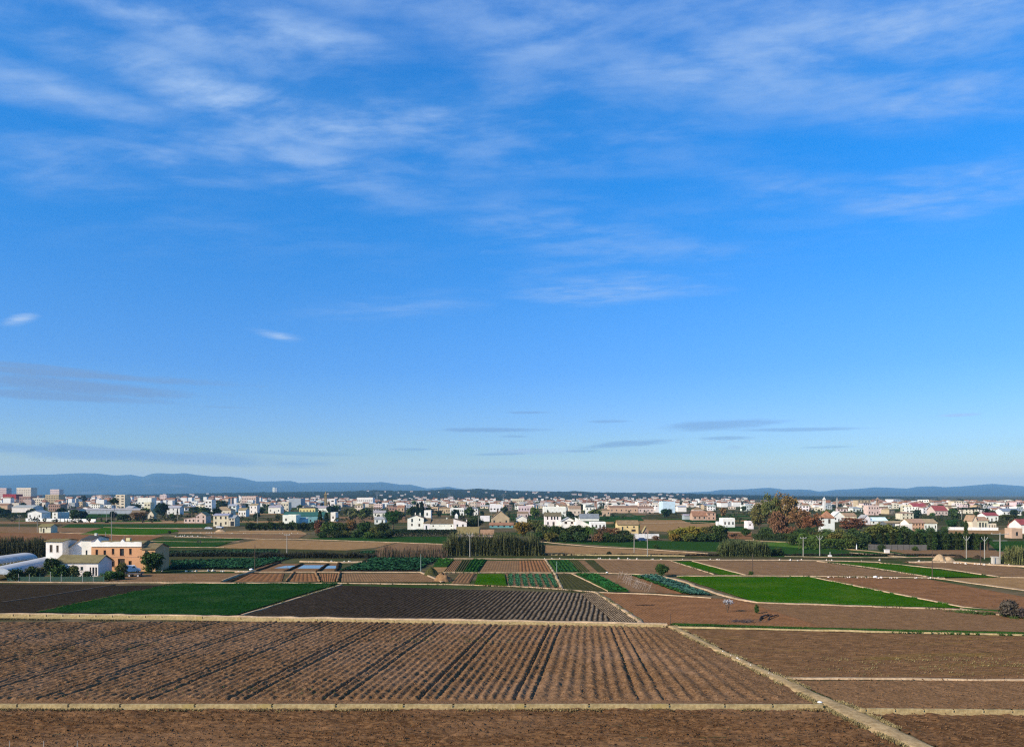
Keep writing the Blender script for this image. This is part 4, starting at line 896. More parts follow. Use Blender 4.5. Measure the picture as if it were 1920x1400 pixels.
 ('farmhouse', 'long farmhouse with orange roof and peach front above the cypress row', 'house', 1711, 1733, 995, 980, 973, 'gx', 'PE', 'tn', 9, (4, 2)),
 ('cream_house', 'cream villa above the long orange-roofed farmhouse', 'house', 1691, 1713, 974, 962, 959, 'hip', 'C', 'tn', 10, (3, 2)),
 ('red_house', 'red-roofed pink house in the right town', 'house', 1753, 1777, 966, 957, 948, 'gx', 'P', 'rd', 14, (4, 1)),
 ('red_hall', 'long red-roofed building at the far right town edge', 'hall', 1712, 1737, 957, 949, 943, 'gx', 'P', 'rd', 16, (4, 1)),
 ('orange_shed', 'orange brick shed standing alone near the right edge', 'shed', 1897, 1917, 1009, 993, 990, 'flat', 'O', 'br', 5, (1, 1)),
 ('white_house', 'white house with red roof at the right edge', 'house', 1914, 1935, 1000, 983, 974, 'gx', 'W', 'rd', 9, None),
 ('arch_house', 'pale yellow arcaded house with tan roof on the right', 'house', 1832, 1853, 992, 975, 969, 'gx', 'C', 'tn', 8, None),
 ('villa', 'white villa with terrace above the arcaded house', 'house', 1848, 1872, 977, 966, 961, 'gx', 'W', 'rd', 10, (3, 1)),
 ('villa', 'white twin-gabled villas right of the umbrella pines', 'house', 1880, 1915, 966, 958, 953, 'gx', 'W', 'sl', 12, (5, 1)),
]
OPS = {
 'small cream shed': [(76, 987.5, 78, 996), (80.5, 990, 83.5, 998.4), (86.5, 988.5, 88.5, 991)],
 'white farmhouse with brown roof and four': [(1025.5, 968, 1028, 974), (1033, 968, 1036, 974), (1038.5, 968, 1041.5, 974), (1044, 968, 1047, 974), (1026, 978, 1029, 983), (1036, 978, 1040, 989.9)],
 'white gabled house with two dark': [(1058.5, 976, 1063.5, 982), (1070, 976, 1075, 982)],
 'white half-gabled': [(1083, 986.5, 1088, 990)],
 'yellow house with brown roof': [(1166, 987, 1169, 1000.9), (1175, 986, 1178, 989), (1187, 986, 1190.5, 989), (1184, 992, 1192, 996)],
 'white tower house with brown pyramid': [(1553, 972.5, 1557.5, 981)],
 'small white house at the foot': [(1405, 982, 1408, 985)],
 'pale yellow arcaded': [(1836, 979, 1839.5, 991.9), (1841.5, 979, 1845, 991.9), (1847, 980, 1850, 991.9)],
}
for (nm, lab, cat, x0, x1, ba, ea, tp, rf_, wl, rc_, dp, wn) in HB:
    op = next((v for k, v in OPS.items() if k in lab), None)
    house(nm, lab, cat, x0, x1, ba, ea, tp, rf_, wl, rc_, dp, wn, ops=op)
# extra wings of some of them
def find(sub): return next(o for o in COL.objects if o.get('label') and sub in o['label'])
block(find('pink gabled farmhouse'), 345, 366.5, 980, 972, 969, 'sl', 'P', 'tn', 7, (3, 1))
block(find('beige two-storey'), 428.3, 440, 986, 971, 966, 'gx', 'C', 'gy', 9, None, ops=[(432, 977, 439, 985.9), (430, 972, 433, 975), (435.5, 972, 438, 975)])
block(find('long farmhouse with orange roof'), 1704, 1710.7, 995, 980, 973, 'gx', 'W', 'tn', 9.05)
block(find('long farmhouse with orange roof'), 1690.5, 1703.7, 996, 984, 983, 'flat', 'W', 'br', 7)
block(find('long farmhouse with orange roof'), 1733.3, 1757, 995, 980.2, 973.5, 'gx', 'W', 'tn', 9, (4, 1))
block(find('pale yellow arcaded'), 1823.5, 1831.7, 992, 975, 966, 'gy', 'C', 'tn', 8)
block(find('pale yellow arcaded'), 1853.3, 1868, 992, 982, 981, 'flat', 'C', 'br', 6, (3, 1))
block(find('lone tall white tower'), 516, 519.5, 931, 914.6, 914.2, 'flat', 'G', 'br', 20, (1, 5))
block(find('white house with red roof at'), 1905, 1913.6, 996, 986, 979, 'gx', 'P', 'rd', 7)
# compound walls of the whitewashed farm; other garden walls
panel_wall('compound_wall', 'long white wall round the whitewashed farm compound', [(48, 977), (112, 977.5)], [48, 64, 66, 90, 112], 2.3, mat=M_WALL, cap=False, thick=.3, gap=.05)
panel_wall('compound_wall', 'white notched wall continuing right of the whitewashed compound', [(113, 977.5), (180, 978.5)], [113, 121, 127, 131, 135, 141, 147, 153, 168, 180], 2.2, mat=M_WALL, cap=False, thick=.3, gap=.7)
panel_wall('garden_wall', 'low white garden wall before the yellow house', [(1174, 1009), (1236, 1009)], [1174, 1186, 1198, 1210, 1222, 1236], 2.0, mat=M_WALL, cap=False, gap=.1)
panel_wall('garden_wall', 'pale long garden wall below the arcaded house', [(1774, 993), (1872, 994)], [1774, 1790, 1806, 1822, 1838, 1855, 1872], 1.6, mat=M_WALL, cap=False, gap=.1)
panel_wall('block_wall', 'grey concrete wall of panels beneath the cypress row', [(1628, 1030), (1738, 1031)], list(range(1628, 1740, 11)), 1.9, mat=M_POLE, cap=False, gap=.12)
for o in COL.objects:
    if o.name.startswith('panel') and o.parent:
        if o.parent.name.startswith(('compound', 'garden')): o.color = (.78, .75, .70, 1)
        elif o.parent.name.startswith('block'): o.color = (.115, .105, .095, 1)

# ---- church towers and a chimney
def tower(name, label, px, w, base, shaft, tip, col, rcol, cat='tower', group=None):
    m = mpp(base); root = thing(name, label, cat, G(px, base)); W_ = w * m
    hs_ = (base - shaft) * m; ht = (base - tip) * m
    mb = MB(); mb.box(-W_ / 2, W_ / 2, 0, W_, -.3, hs_ * .72); mb.build('shaft', M_WALL, root, (0, 0, 0), col)
    mb = MB()
    for sx in (-1, 1):
        for sy in (0, 1): mb.box(sx * W_ / 2 - (W_ * .16 if sx > 0 else 0), sx * W_ / 2 + (W_ * .16 if sx < 0 else 0), sy * W_ * .84, sy * W_ * .84 + W_ * .16, hs_ * .72, hs_ * .94)
    mb.box(-W_ * .3, W_ * .3, W_ * .2, W_ * .8, hs_ * .71, hs_ * .94); mb.box(-W_ * .56, W_ * .56, -W_ * .06, W_ * 1.06, hs_ * .94, hs_)
    mb.build('belfry', M_WALL, root, (0, 0, 0), col)
    mb = MB(); c = W_ / 2; k = W_ * .42
    mb.v += [(-k, c - k, hs_), (k, c - k, hs_), (k, c + k, hs_), (-k, c + k, hs_), (0, c, ht)]
    for f in ((0, 1, 4), (1, 2, 4), (2, 3, 4), (3, 0, 4)): mb.f.append(f); mb.m.append(0)
    mb.build('spire', M_ROOF, root, (0, 0, 0), rcol)
tower('church_tower', 'slender brown church tower with spire rising over the middle town', 610, 4.2, 955, 926, 920, (.26, .20, .11), (.22, .17, .09), 'church tower')
tower('church_tower', 'white church tower left in the right-hand town', 1546, 4.0, 957, 935, 931, WC['W2'], WC['W2'], 'church tower')
tower('church_tower', 'slim grey church tower with pointed top in the right town', 1570, 2.6, 957, 936, 931, (.42, .36, .30), (.3, .26, .22), 'church tower')
tower('church_tower', 'brown brick church tower of the right town', 1646.5, 4.6, 958, 935, 931.5, (.34, .22, .15), (.3, .2, .14), 'church tower')
tower('chimney_tower', 'square red brick tower behind the white two-storey house', 1117, 4.4, 960, 938.5, 937, WC['B'], WC['B'], 'tower')

# ---- lattice pylons
def pylon(label, px, base, top, arms=True):
    m = mpp(base); h = (base - top) * m; root = thing('pylon', label, 'pylon', G(px, base), 0, 'pylons on the plain'); b = h * .11
    mb = MB(); r = .10
    for sx in (-1, 1):
        for sy in (-1, 1): mb.tube([(sx * b, sy * b, -.3), (sx * b * .3, sy * b * .3, h * .7), (0, 0, h)], r, 4)
    mb.build('leg', M_METAL, root, (0, 0, 0), (.25, .26, .27))
    mb = MB(); L = 6
    for k in range(L):
        z0, z1 = h * .72 * k / L, h * .72 * (k + 1) / L; a0, a1 = b * (1 - .7 * k / L), b * (1 - .7 * (k + 1) / L)
        for s in (-1, 1):
            mb.tube([(-a0, s * a0, z0), (a1, s * a1, z1)], r * .7, 3); mb.tube([(a0, s * a0, z0), (-a1, s * a1, z1)], r * .7, 3); mb.tube([(s * a0, -a0, z0), (s * a1, a1, z1)], r * .7, 3)
    mb.build('bracing', M_METAL, root, (0, 0, 0), (.25, .26, .27))
    for z, l in ((.74, .2), (.84, .24), (.94, .16)):
        mb = MB(); mb.tube([(-h * l, 0, h * z), (0, 0, h * z + .5), (h * l, 0, h * z)], r, 4); mb.tube([(-h * l, 0, h * z), (h * l, 0, h * z)], r, 4); mb.build('crossarm', M_METAL, root, (0, 0, 0), (.25, .26, .27))
pylon('lattice pylon right of the brown church tower skyline', 707, 944, 921)
pylon('lattice pylon behind the white farmhouse with tower', 842, 944, 924)
pylon('lattice pylon behind the tan gabled barn', 944, 946, 925)
pylon('lattice pylon behind the long white hall', 1024, 948, 928)
pylon('lattice pylon beside the square red brick tower', 1101, 950, 927)
pylon('lattice pylon on skyline right of the pale blue block', 1359, 948, 929)
# ================================================================ the rest of the town
LM = [(17, 'the dark red hall'), (98, 'the tan stepped block'), (165, 'the grey greenhouse'), (225, 'the cream tower block'), (300, 'the tiny chapel'), (378, 'the pink farmhouse'), (435, 'the beige farmhouse'), (500, 'the orange grove'),
      (576, 'the yellow hall'), (640, 'the white tower house'), (686, 'the white factory'), (740, 'the big round pine'), (795, 'the towered farmhouse'), (870, 'the belfry'), (935, 'the tan barn'), (985, 'the cream slab block'),
      (1040, 'the long white hall'), (1117, 'the red brick tower'), (1178, 'the yellow house'), (1254, 'the pale blue block'), (1320, 'the orange villa'), (1390, 'the white flat-roofed villa'), (1465, 'the tall brown tree'),
      (1525, 'the brown garden trees'), (1554, 'the pyramid-roofed tower'), (1590, 'the beige house'), (1638, 'the pink twin-winged house'), (1690, 'the cream villa'), (1740, 'the red-roofed buildings'), (1800, 'the tall cypress'),
      (1845, 'the arcaded house'), (1905, 'the orange brick shed')]
ORD = ['leftmost', 'second from left', 'third from left', 'fourth from left', 'fifth from left', 'sixth from left', 'seventh from left', 'eighth from left', 'ninth from left', 'tenth from left',
       'eleventh from left', 'twelfth from left', 'thirteenth from left', 'fourteenth from left', 'fifteenth from left', 'sixteenth from left', 'seventeenth from left', 'eighteenth from left']
def near_lm(px): return min(LM, key=lambda l: abs(l[0] - px))[1]
def single_out(items, tail):
    """items: (root, px, description); ordinal among those of one description by one landmark"""
    grp = {}
    for r, px, d in items: grp.setdefault((d, near_lm(px)), []).append((px, r))
    for (d, lm), L in grp.items():
        L.sort(key=lambda q: q[0])
        for k, (px, r) in enumerate(L):
            r['label'] = (d + ' ' + tail + ' ' + lm) if len(L) == 1 else (ORD[k] + ' ' + d + ' ' + tail + ' ' + lm)
rt = random.Random(21)
fill = []
CN = {'W': 'white', 'W2': 'off-white', 'C': 'cream', 'P': 'pink', 'PK': 'rose', 'O': 'orange', 'T': 'tan', 'G': 'grey', 'B': 'brick', 'PE': 'peach'}
RN = {'flat': 'flat-roofed', 'gx': 'gabled', 'gy': 'gable-fronted', 'hip': 'hip-roofed'}
def zone(n, xa, xb, ba, bb, hmin, hmax, toplim, cols, bias=1.0, wide=(8, 15)):
    tries = got = 0
    while got < n and tries < n * 40:
        tries += 1
        px = rt.uniform(xa, xb); base = ba + (bb - ba) * rt.random() ** bias; m = mpp(base)
        h = rt.uniform(hmin, hmax); w = rt.uniform(*wide)
        top = base - h / m
        if top < toplim(px): continue
        X, Y, _ = G(px, base); R = w * .62
        if any((X - a) ** 2 + (Y + 5 - b) ** 2 < (R + c) ** 2 for a, b, c in PLACED): continue
        roof = rt.choices(['flat', 'gx', 'gy', 'hip'], [5, 4, 2, 1.5])[0]; wl = rt.choice(cols)
        rise = 0 if roof == 'flat' else min(h * .35, rt.uniform(1.0, 2.2))
        rc_ = rt.choice(['or_', 'tn', 'br', 'or_', 'gy'])
        big = h > 8.5
        d = ('tall ' if big else '') + CN[wl] + ' ' + RN[roof] + (' block' if big else ' house')
        root = thing('town_block' if big else 'town_house', 'x', 'apartment block' if big else 'house', (X, Y, 0), 0, 'apartment blocks of the far town' if big else 'houses of the far town')
        nz = max(1, round((h - rise) / 3.1)); nx = max(2, round(w / 3.4))
        wn = (min(nx, 4), min(nz, 4)) if base > 941 else ((3, min(nz, 4)) if big else None)
        block(root, px - w / m / 2, px + w / m / 2, base, base - (h - rise) / m, top, roof, wl, rc_, rt.uniform(7, 12) * (1.5 if big else 1), wn, rz=rt.uniform(-.45, .45), rec=.12, sills=False)
        fill.append((root, px, d)); got += 1
WHT = ['W', 'W', 'W', 'W', 'W2', 'W2', 'C', 'C', 'PK', 'P', 'T']; MIX = ['W', 'W', 'W', 'W2', 'W2', 'C', 'C', 'P', 'PK', 'O', 'T', 'G', 'B']
zone(16, -10, 470, 934, 941, 9, 19, lambda p: 916, MIX, 1.0, (9, 18))
zone(60, -10, 480, 940, 959, 3.5, 7.5, lambda p: 924, MIX, .8, (7, 13))
zone(54, 480, 960, 940, 958, 3.5, 7.5, lambda p: 931, MIX, .8, (7, 13))
zone(52, 960, 1440, 941, 958, 3.5, 7, lambda p: 934, WHT, .8, (7, 13))
zone(92, 1440, 1935, 946, 964, 3.5, 8, lambda p: 937, WHT, 1.3, (7, 13))
zone(12, 1440, 1935, 946, 952, 8, 11, lambda p: 936, WHT, 1.0, (12, 20))
single_out(fill, 'in the town near')

# far specks of town and hillside houses that nobody could count
rs = random.Random(5)
def speck_at(sp, X, Y, z, w, h, d=9):
    sp.box(X - w / 2, X + w / 2, Y, Y + d, z - 6, z + h)
    if rs.random() < .55:
        n = len(sp.v); sp.v += [(X - w / 2 - .4, Y - .4, z + h), (X + w / 2 + .4, Y - .4, z + h), (X + w / 2 + .4, Y + d + .4, z + h), (X - w / 2 - .4, Y + d + .4, z + h), (X - w / 2, Y + d / 2, z + h + 1.8), (X + w / 2, Y + d / 2, z + h + 1.8)]
        for f in ((0, 1, 5, 4), (1, 2, 5), (2, 3, 4, 5), (3, 0, 4)): sp.f.append(tuple(n + i for i in f)); sp.m.append(1)
M_TILE = ground_mat('far_tiles', (.20, .085, .045), (.34, .17, .10), None, .05, .02, 0.0)
def specks(n, label, col, f):
    sp = MB()
    for k in range(n): f(sp)
    o = sp.build('distant_houses', [M_WALL, M_TILE], None, None, col); tag(o, label, 'houses', kind='stuff')
def town(sp):
    px = rs.uniform(-30, 1950); base = 933.5 + 17 * rs.random() ** 1.1
    if px > 1440: base = 941 + 11 * rs.random()
    X, Y, _ = G(px, base); h = rs.uniform(3.5, 7.5) if px > 500 else rs.uniform(4, 14)
    if base - h / mpp(base) < (919 if px < 480 else 931.5 if px < 1400 else 937.5): return
    if any((X - a) ** 2 + (Y + 4 - b) ** 2 < (c + 6) ** 2 for a, b, c in PLACED): return
    speck_at(sp, X, Y, 0, rs.uniform(5, 13), h)
for lab, c, n in (('white', (.78, .74, .67), 860), ('cream', (.62, .53, .42), 340), ('rose and brick', (.46, .34, .28), 150), ('greyish', (.36, .36, .36), 120)):
    specks(n, 'distant ' + lab + ' town houses too far to count', c, town)
# hillside houses: sit on the wooded hills
hill = next(o for o in COL.objects if o.name == 'wooded_hills')
from mathutils.bvhtree import BVHTree
bv = BVHTree.FromPolygons([v.co[:] for v in hill.data.vertices], [p.vertices[:] for p in hill.data.polygons])
sp = MB()
for k in range(60):
    cx = rs.choice([640, 770, 800, 905, 980, 1030, 1100, 1150, 1230, 1260, 1300, 700, 350, 120])
    px = rs.gauss(cx, 30); Y = rs.uniform(2900, 4700); X = (px - 960) / F * Y
    hit = bv.ray_cast(Vector((X, Y, 400)), Vector((0, 0, -1)))
    if hit[0] is None: continue
    speck_at(sp, X, Y - 6, hit[0].z + 2, rs.uniform(7, 17), rs.uniform(3, 6))
o = sp.build('hillside_houses', [M_WALL, M_TILE], None, None, (.48, .42, .37)); tag(o, 'pale houses scattered over the wooded hills', 'houses', kind='stuff')
# ================================================================ plants
def leaf_quads(P, size, flat=0.0, seed=0, asp=1.0):
    """random little quads at points P (n,3)"""
    r = np.random.default_rng(seed); n = len(P)
    a = r.normal(size=(n, 3)); a[:, 2] *= (1 - flat); a /= np.linalg.norm(a, axis=1)[:, None] + 1e-9
    b = r.normal(size=(n, 3)); b -= a * (a * b).sum(1)[:, None]; b /= np.linalg.norm(b, axis=1)[:, None] + 1e-9
    s = size * r.uniform(.6, 1.4, (n, 1)) * .5
    a = a * s * asp; b = b * s
    V = np.stack([P - a - b, P + a - b, P + a + b * .6, P - a * .6 + b], 1).reshape(-1, 3)
    return V, np.arange(4 * n).reshape(-1, 4)
def clump_points(K, per, crown, spread, seed, shell=0.55):
    """crown(u) gives a centre for a unit direction; clumps leave gaps between them"""
    r = np.random.default_rng(seed); out = []
    for k in range(K):
        d = r.normal(size=3); d /= np.linalg.norm(d); rad = (shell + (1 - shell) * r.random() ** .6) * r.uniform(.82, 1.08)
        c = crown(d * rad); s = spread * r.uniform(.6, 1.35)
        out.append(c + r.normal(size=(int(per * r.uniform(.6, 1.4)), 3)) * s * np.array([1, 1, .75]))
    return np.concatenate(out)
def trunk_mesh(name, h, r, limbs, crown_h, seed, lean=.06):
    rr = random.Random(seed); mb = MB()
    top = Vector((rr.uniform(-lean, lean) * h, rr.uniform(-lean, lean) * h, h))
    mb.tube([(0, 0, -.2), tuple(top * .5 + Vector((.05, 0, 0))), tuple(top)], [r * 1.25, r, r * .8], 7)
    for k in range(limbs):
        a = 2 * pi * k / max(1, limbs) + rr.uniform(-.4, .4); L = crown_h * rr.uniform(.45, .8); out = L * rr.uniform(.45, .8)
        m = top * rr.uniform(.75, 1); e = m + Vector((cos(a) * out, sin(a) * out, L * .8))
        mid = m + (e - m) * .5 + Vector((cos(a) * out * .12, sin(a) * out * .12, -L * .05))
        mb.tube([tuple(m), tuple(mid), tuple(e)], [r * .55, r * .36, r * .12], 5)
        for q in range(2):
            a2 = a + rr.uniform(-.9, .9); e2 = mid + Vector((cos(a2) * out * .5, sin(a2) * out * .5, L * .42)); mb.tube([tuple(mid), tuple(e2)], [r * .28, r * .07], 4)
    return mb.mesh(name, M_BARK)
PROTO = {}
def proto(kind, h, w, trunk, crown):  PROTO.setdefault(kind, []).append((h, w, trunk, crown))
def ell(cx, cz, rx, rz): return lambda d: np.array([cx + d[0] * rx, d[1] * rx, cz + d[2] * rz])
for s in range(3):
    P = clump_points(64, 64, ell(0, 3.7, 2.75, 3.0), .42, 100 + s, .5); P = P[P[:, 2] > .15]
    proto('broad', 7.2, 6.2, trunk_mesh('trunk', 1.5, .2, 6, 4, s), mesh('crown', *leaf_quads(P, .34, seed=s), M_LEAF))
    P = clump_points(34, 60, ell(0, 1.7, 1.9, 1.5), .34, 200 + s, .4); P = P[P[:, 2] > .02]
    proto('bush', 3.4, 4.2, trunk_mesh('stem', .5, .1, 5, 2, s + 9), mesh('crown', *leaf_quads(P, .26, seed=s + 5), M_LEAF))
    P = clump_points(60, 52, ell(0, 8.2, 4.3, 4.6), .55, 300 + s, .45); P = P[P[:, 2] > 2]
    proto('plane', 13.6, 9.6, trunk_mesh('trunk', 4.0, .34, 8, 9, s + 20, .03), mesh('crown', *leaf_quads(P, .40, seed=s + 9), M_LEAF))
    P = clump_points(30, 26, ell(0, 3.4, 2.5, 2.6), .6, 400 + s, .5); P = P[P[:, 2] > .3]
    proto('far', 6.4, 5.8, trunk_mesh('trunk', 1.4, .2, 3, 3, s + 30), mesh('crown', *leaf_quads(P, .8, seed=s + 13), M_LEAF))
    r = np.random.default_rng(500 + s); n = 1700; z = r.random(n) ** .9; rad = .8 * np.sqrt(np.clip(np.sin(pi * np.clip(z * .93 + .07, 0, 1)) * (1 - z * .55), 0.004, 1)) * r.uniform(.55, 1.06, n) * (1 + .18 * np.sin(z * 23 + s))
    a = r.random(n) * 2 * pi; P = np.stack([rad * np.cos(a), rad * np.sin(a), .25 + z * 8.6], 1)
    V, Fq = leaf_quads(P, .26, seed=s + 17)
    proto('cypress', 8.9, 1.6, trunk_mesh('trunk', 1.0, .14, 0, 1, s + 40, 0), mesh('crown', V, Fq, M_LEAF))
    P = clump_points(40, 60, lambda d: np.array([d[0] * 4.0, d[1] * 4.0, 7.4 + abs(d[2]) * 1.5 - .12 * (d[0] ** 2 + d[1] ** 2)]), .38, 600 + s, .25)
    proto('pine', 9.4, 9.0, trunk_mesh('trunk', 6.2, .26, 7, 2.2, s + 50, .05), mesh('crown', *leaf_quads(P, .36, seed=s + 21), M_LEAF))
for s in range(2):       # palm
    rr = random.Random(s); V = []; Fq = []
    for k in range(46):
        a = 2 * pi * k / 46 * 3.1 + rr.uniform(-.2, .2); up = rr.uniform(-.5, 1.2); L = rr.uniform(2.0, 2.7); pts = []
        for i in range(7):
            t = i / 6; out = L * t * cos(up * .6) ; pts.append(Vector((cos(a) * out, sin(a) * out, 5.0 + L * (t * up * .7 - .62 * t * t))))
        side = Vector((-sin(a), cos(a), 0))
        for i in range(6):
            p, q = pts[i], pts[i + 1]; wd = .42 * sin(pi * (i + .6) / 6.6)
            for sg in (-1, 1):
                for f_ in (0.1, .6):
                    o_ = p + (q - p) * f_; n = len(V); V += [o_, o_ + (q - p) * .32, o_ + (q - p) * .7 + side * sg * wd + Vector((0, 0, -.14)), o_ + (q - p) * .5 + side * sg * wd + Vector((0, 0, -.16))]; Fq.append((n, n + 1, n + 2, n + 3))
    mb = MB(); mb.tube([(0, 0, -.2), (.06, 0, 2.5), (0, 0, 5.1)], [.34, .26, .3], 8)
    proto('palm', 6.3, 5.0, mb.mesh('trunk', M_BARK), mesh('fronds', V, Fq, M_LEAF))
for s in range(2):       # bare twiggy shrub
    rr = random.Random(70 + s); mb = MB(); tips = []
    def grow(p, d, L, r, lev):
        e = p + d * L; mb.tube([tuple(p), tuple(p + d * L * .5 + Vector((rr.uniform(-.05, .05), rr.uniform(-.05, .05), 0)) * L), tuple(e)], [r, r * .8, r * .6], 4, cap=False)
        if lev == 0: tips.append(e); return
        for k in range(3):
            nd = (d + Vector((rr.uniform(-.75, .75), rr.uniform(-.75, .75), rr.uniform(-.1, .5)))).normalized(); grow(e, nd, L * rr.uniform(.55, .8), r * .55, lev - 1)
    for k in range(6): grow(Vector((0, 0, 0)), Vector((rr.uniform(-.5, .5), rr.uniform(-.5, .5), 1)).normalized(), 1.0, .05, 3)
    T_ = np.array([t[:] for t in tips]); P = np.repeat(T_, 3, 0) + np.random.default_rng(s).normal(size=(len(T_) * 3, 3)) * .12
    proto('twiggy', 2.9, 2.8, mb.mesh('branches', M_BARK), mesh('crown', *leaf_quads(P, .13, seed=s + 31), M_LEAF))

LC = dict(dk=(.046, .070, .019), mg=(.072, .110, .024), ol=(.115, .115, .032), yg=(.19, .155, .026), bn=(.200, .110, .048), rb=(.170, .092, .042), gr=(.030, .080, .018), bl=(.022, .042, .022), pu=(.075, .060, .052), pk=(.42, .36, .35), ds=(.20, .15, .09))
rp = random.Random(3)
TW = dict(far='dense', broad='leafy', bush='bushy', plane='broad', cypress='slim', pine='flat-topped', palm='palm', twiggy='bare')
NAME = dict(far='tree', broad='tree', bush='shrub', plane='plane_tree', cypress='cypress', pine='umbrella_pine', palm='palm_tree', twiggy='bare_shrub')
def plant(kind, px, base, hpx, wpx, col, label, group=None, z=0.0, bark=(.10, .075, .05), cat=None):
    m = mpp(base); h, w, tr, cr = rp.choice(PROTO[kind]); x, y, _ = G(px, base)
    root = thing(NAME[kind], label, cat or ('shrub' if kind in ('bush', 'twiggy') else 'tree'), (x, y, z), rp.uniform(0, 6.28), group)
    root.scale = (wpx * m / w, wpx * m / w, hpx * m / h)
    obj(tr.name.split('.')[0], tr, root, None, bark)
    c = LC[col] if isinstance(col, str) else col
    obj(cr.name.split('.')[0], cr, root, None, tuple(k * rp.uniform(.85, 1.15) for k in c))
    return root
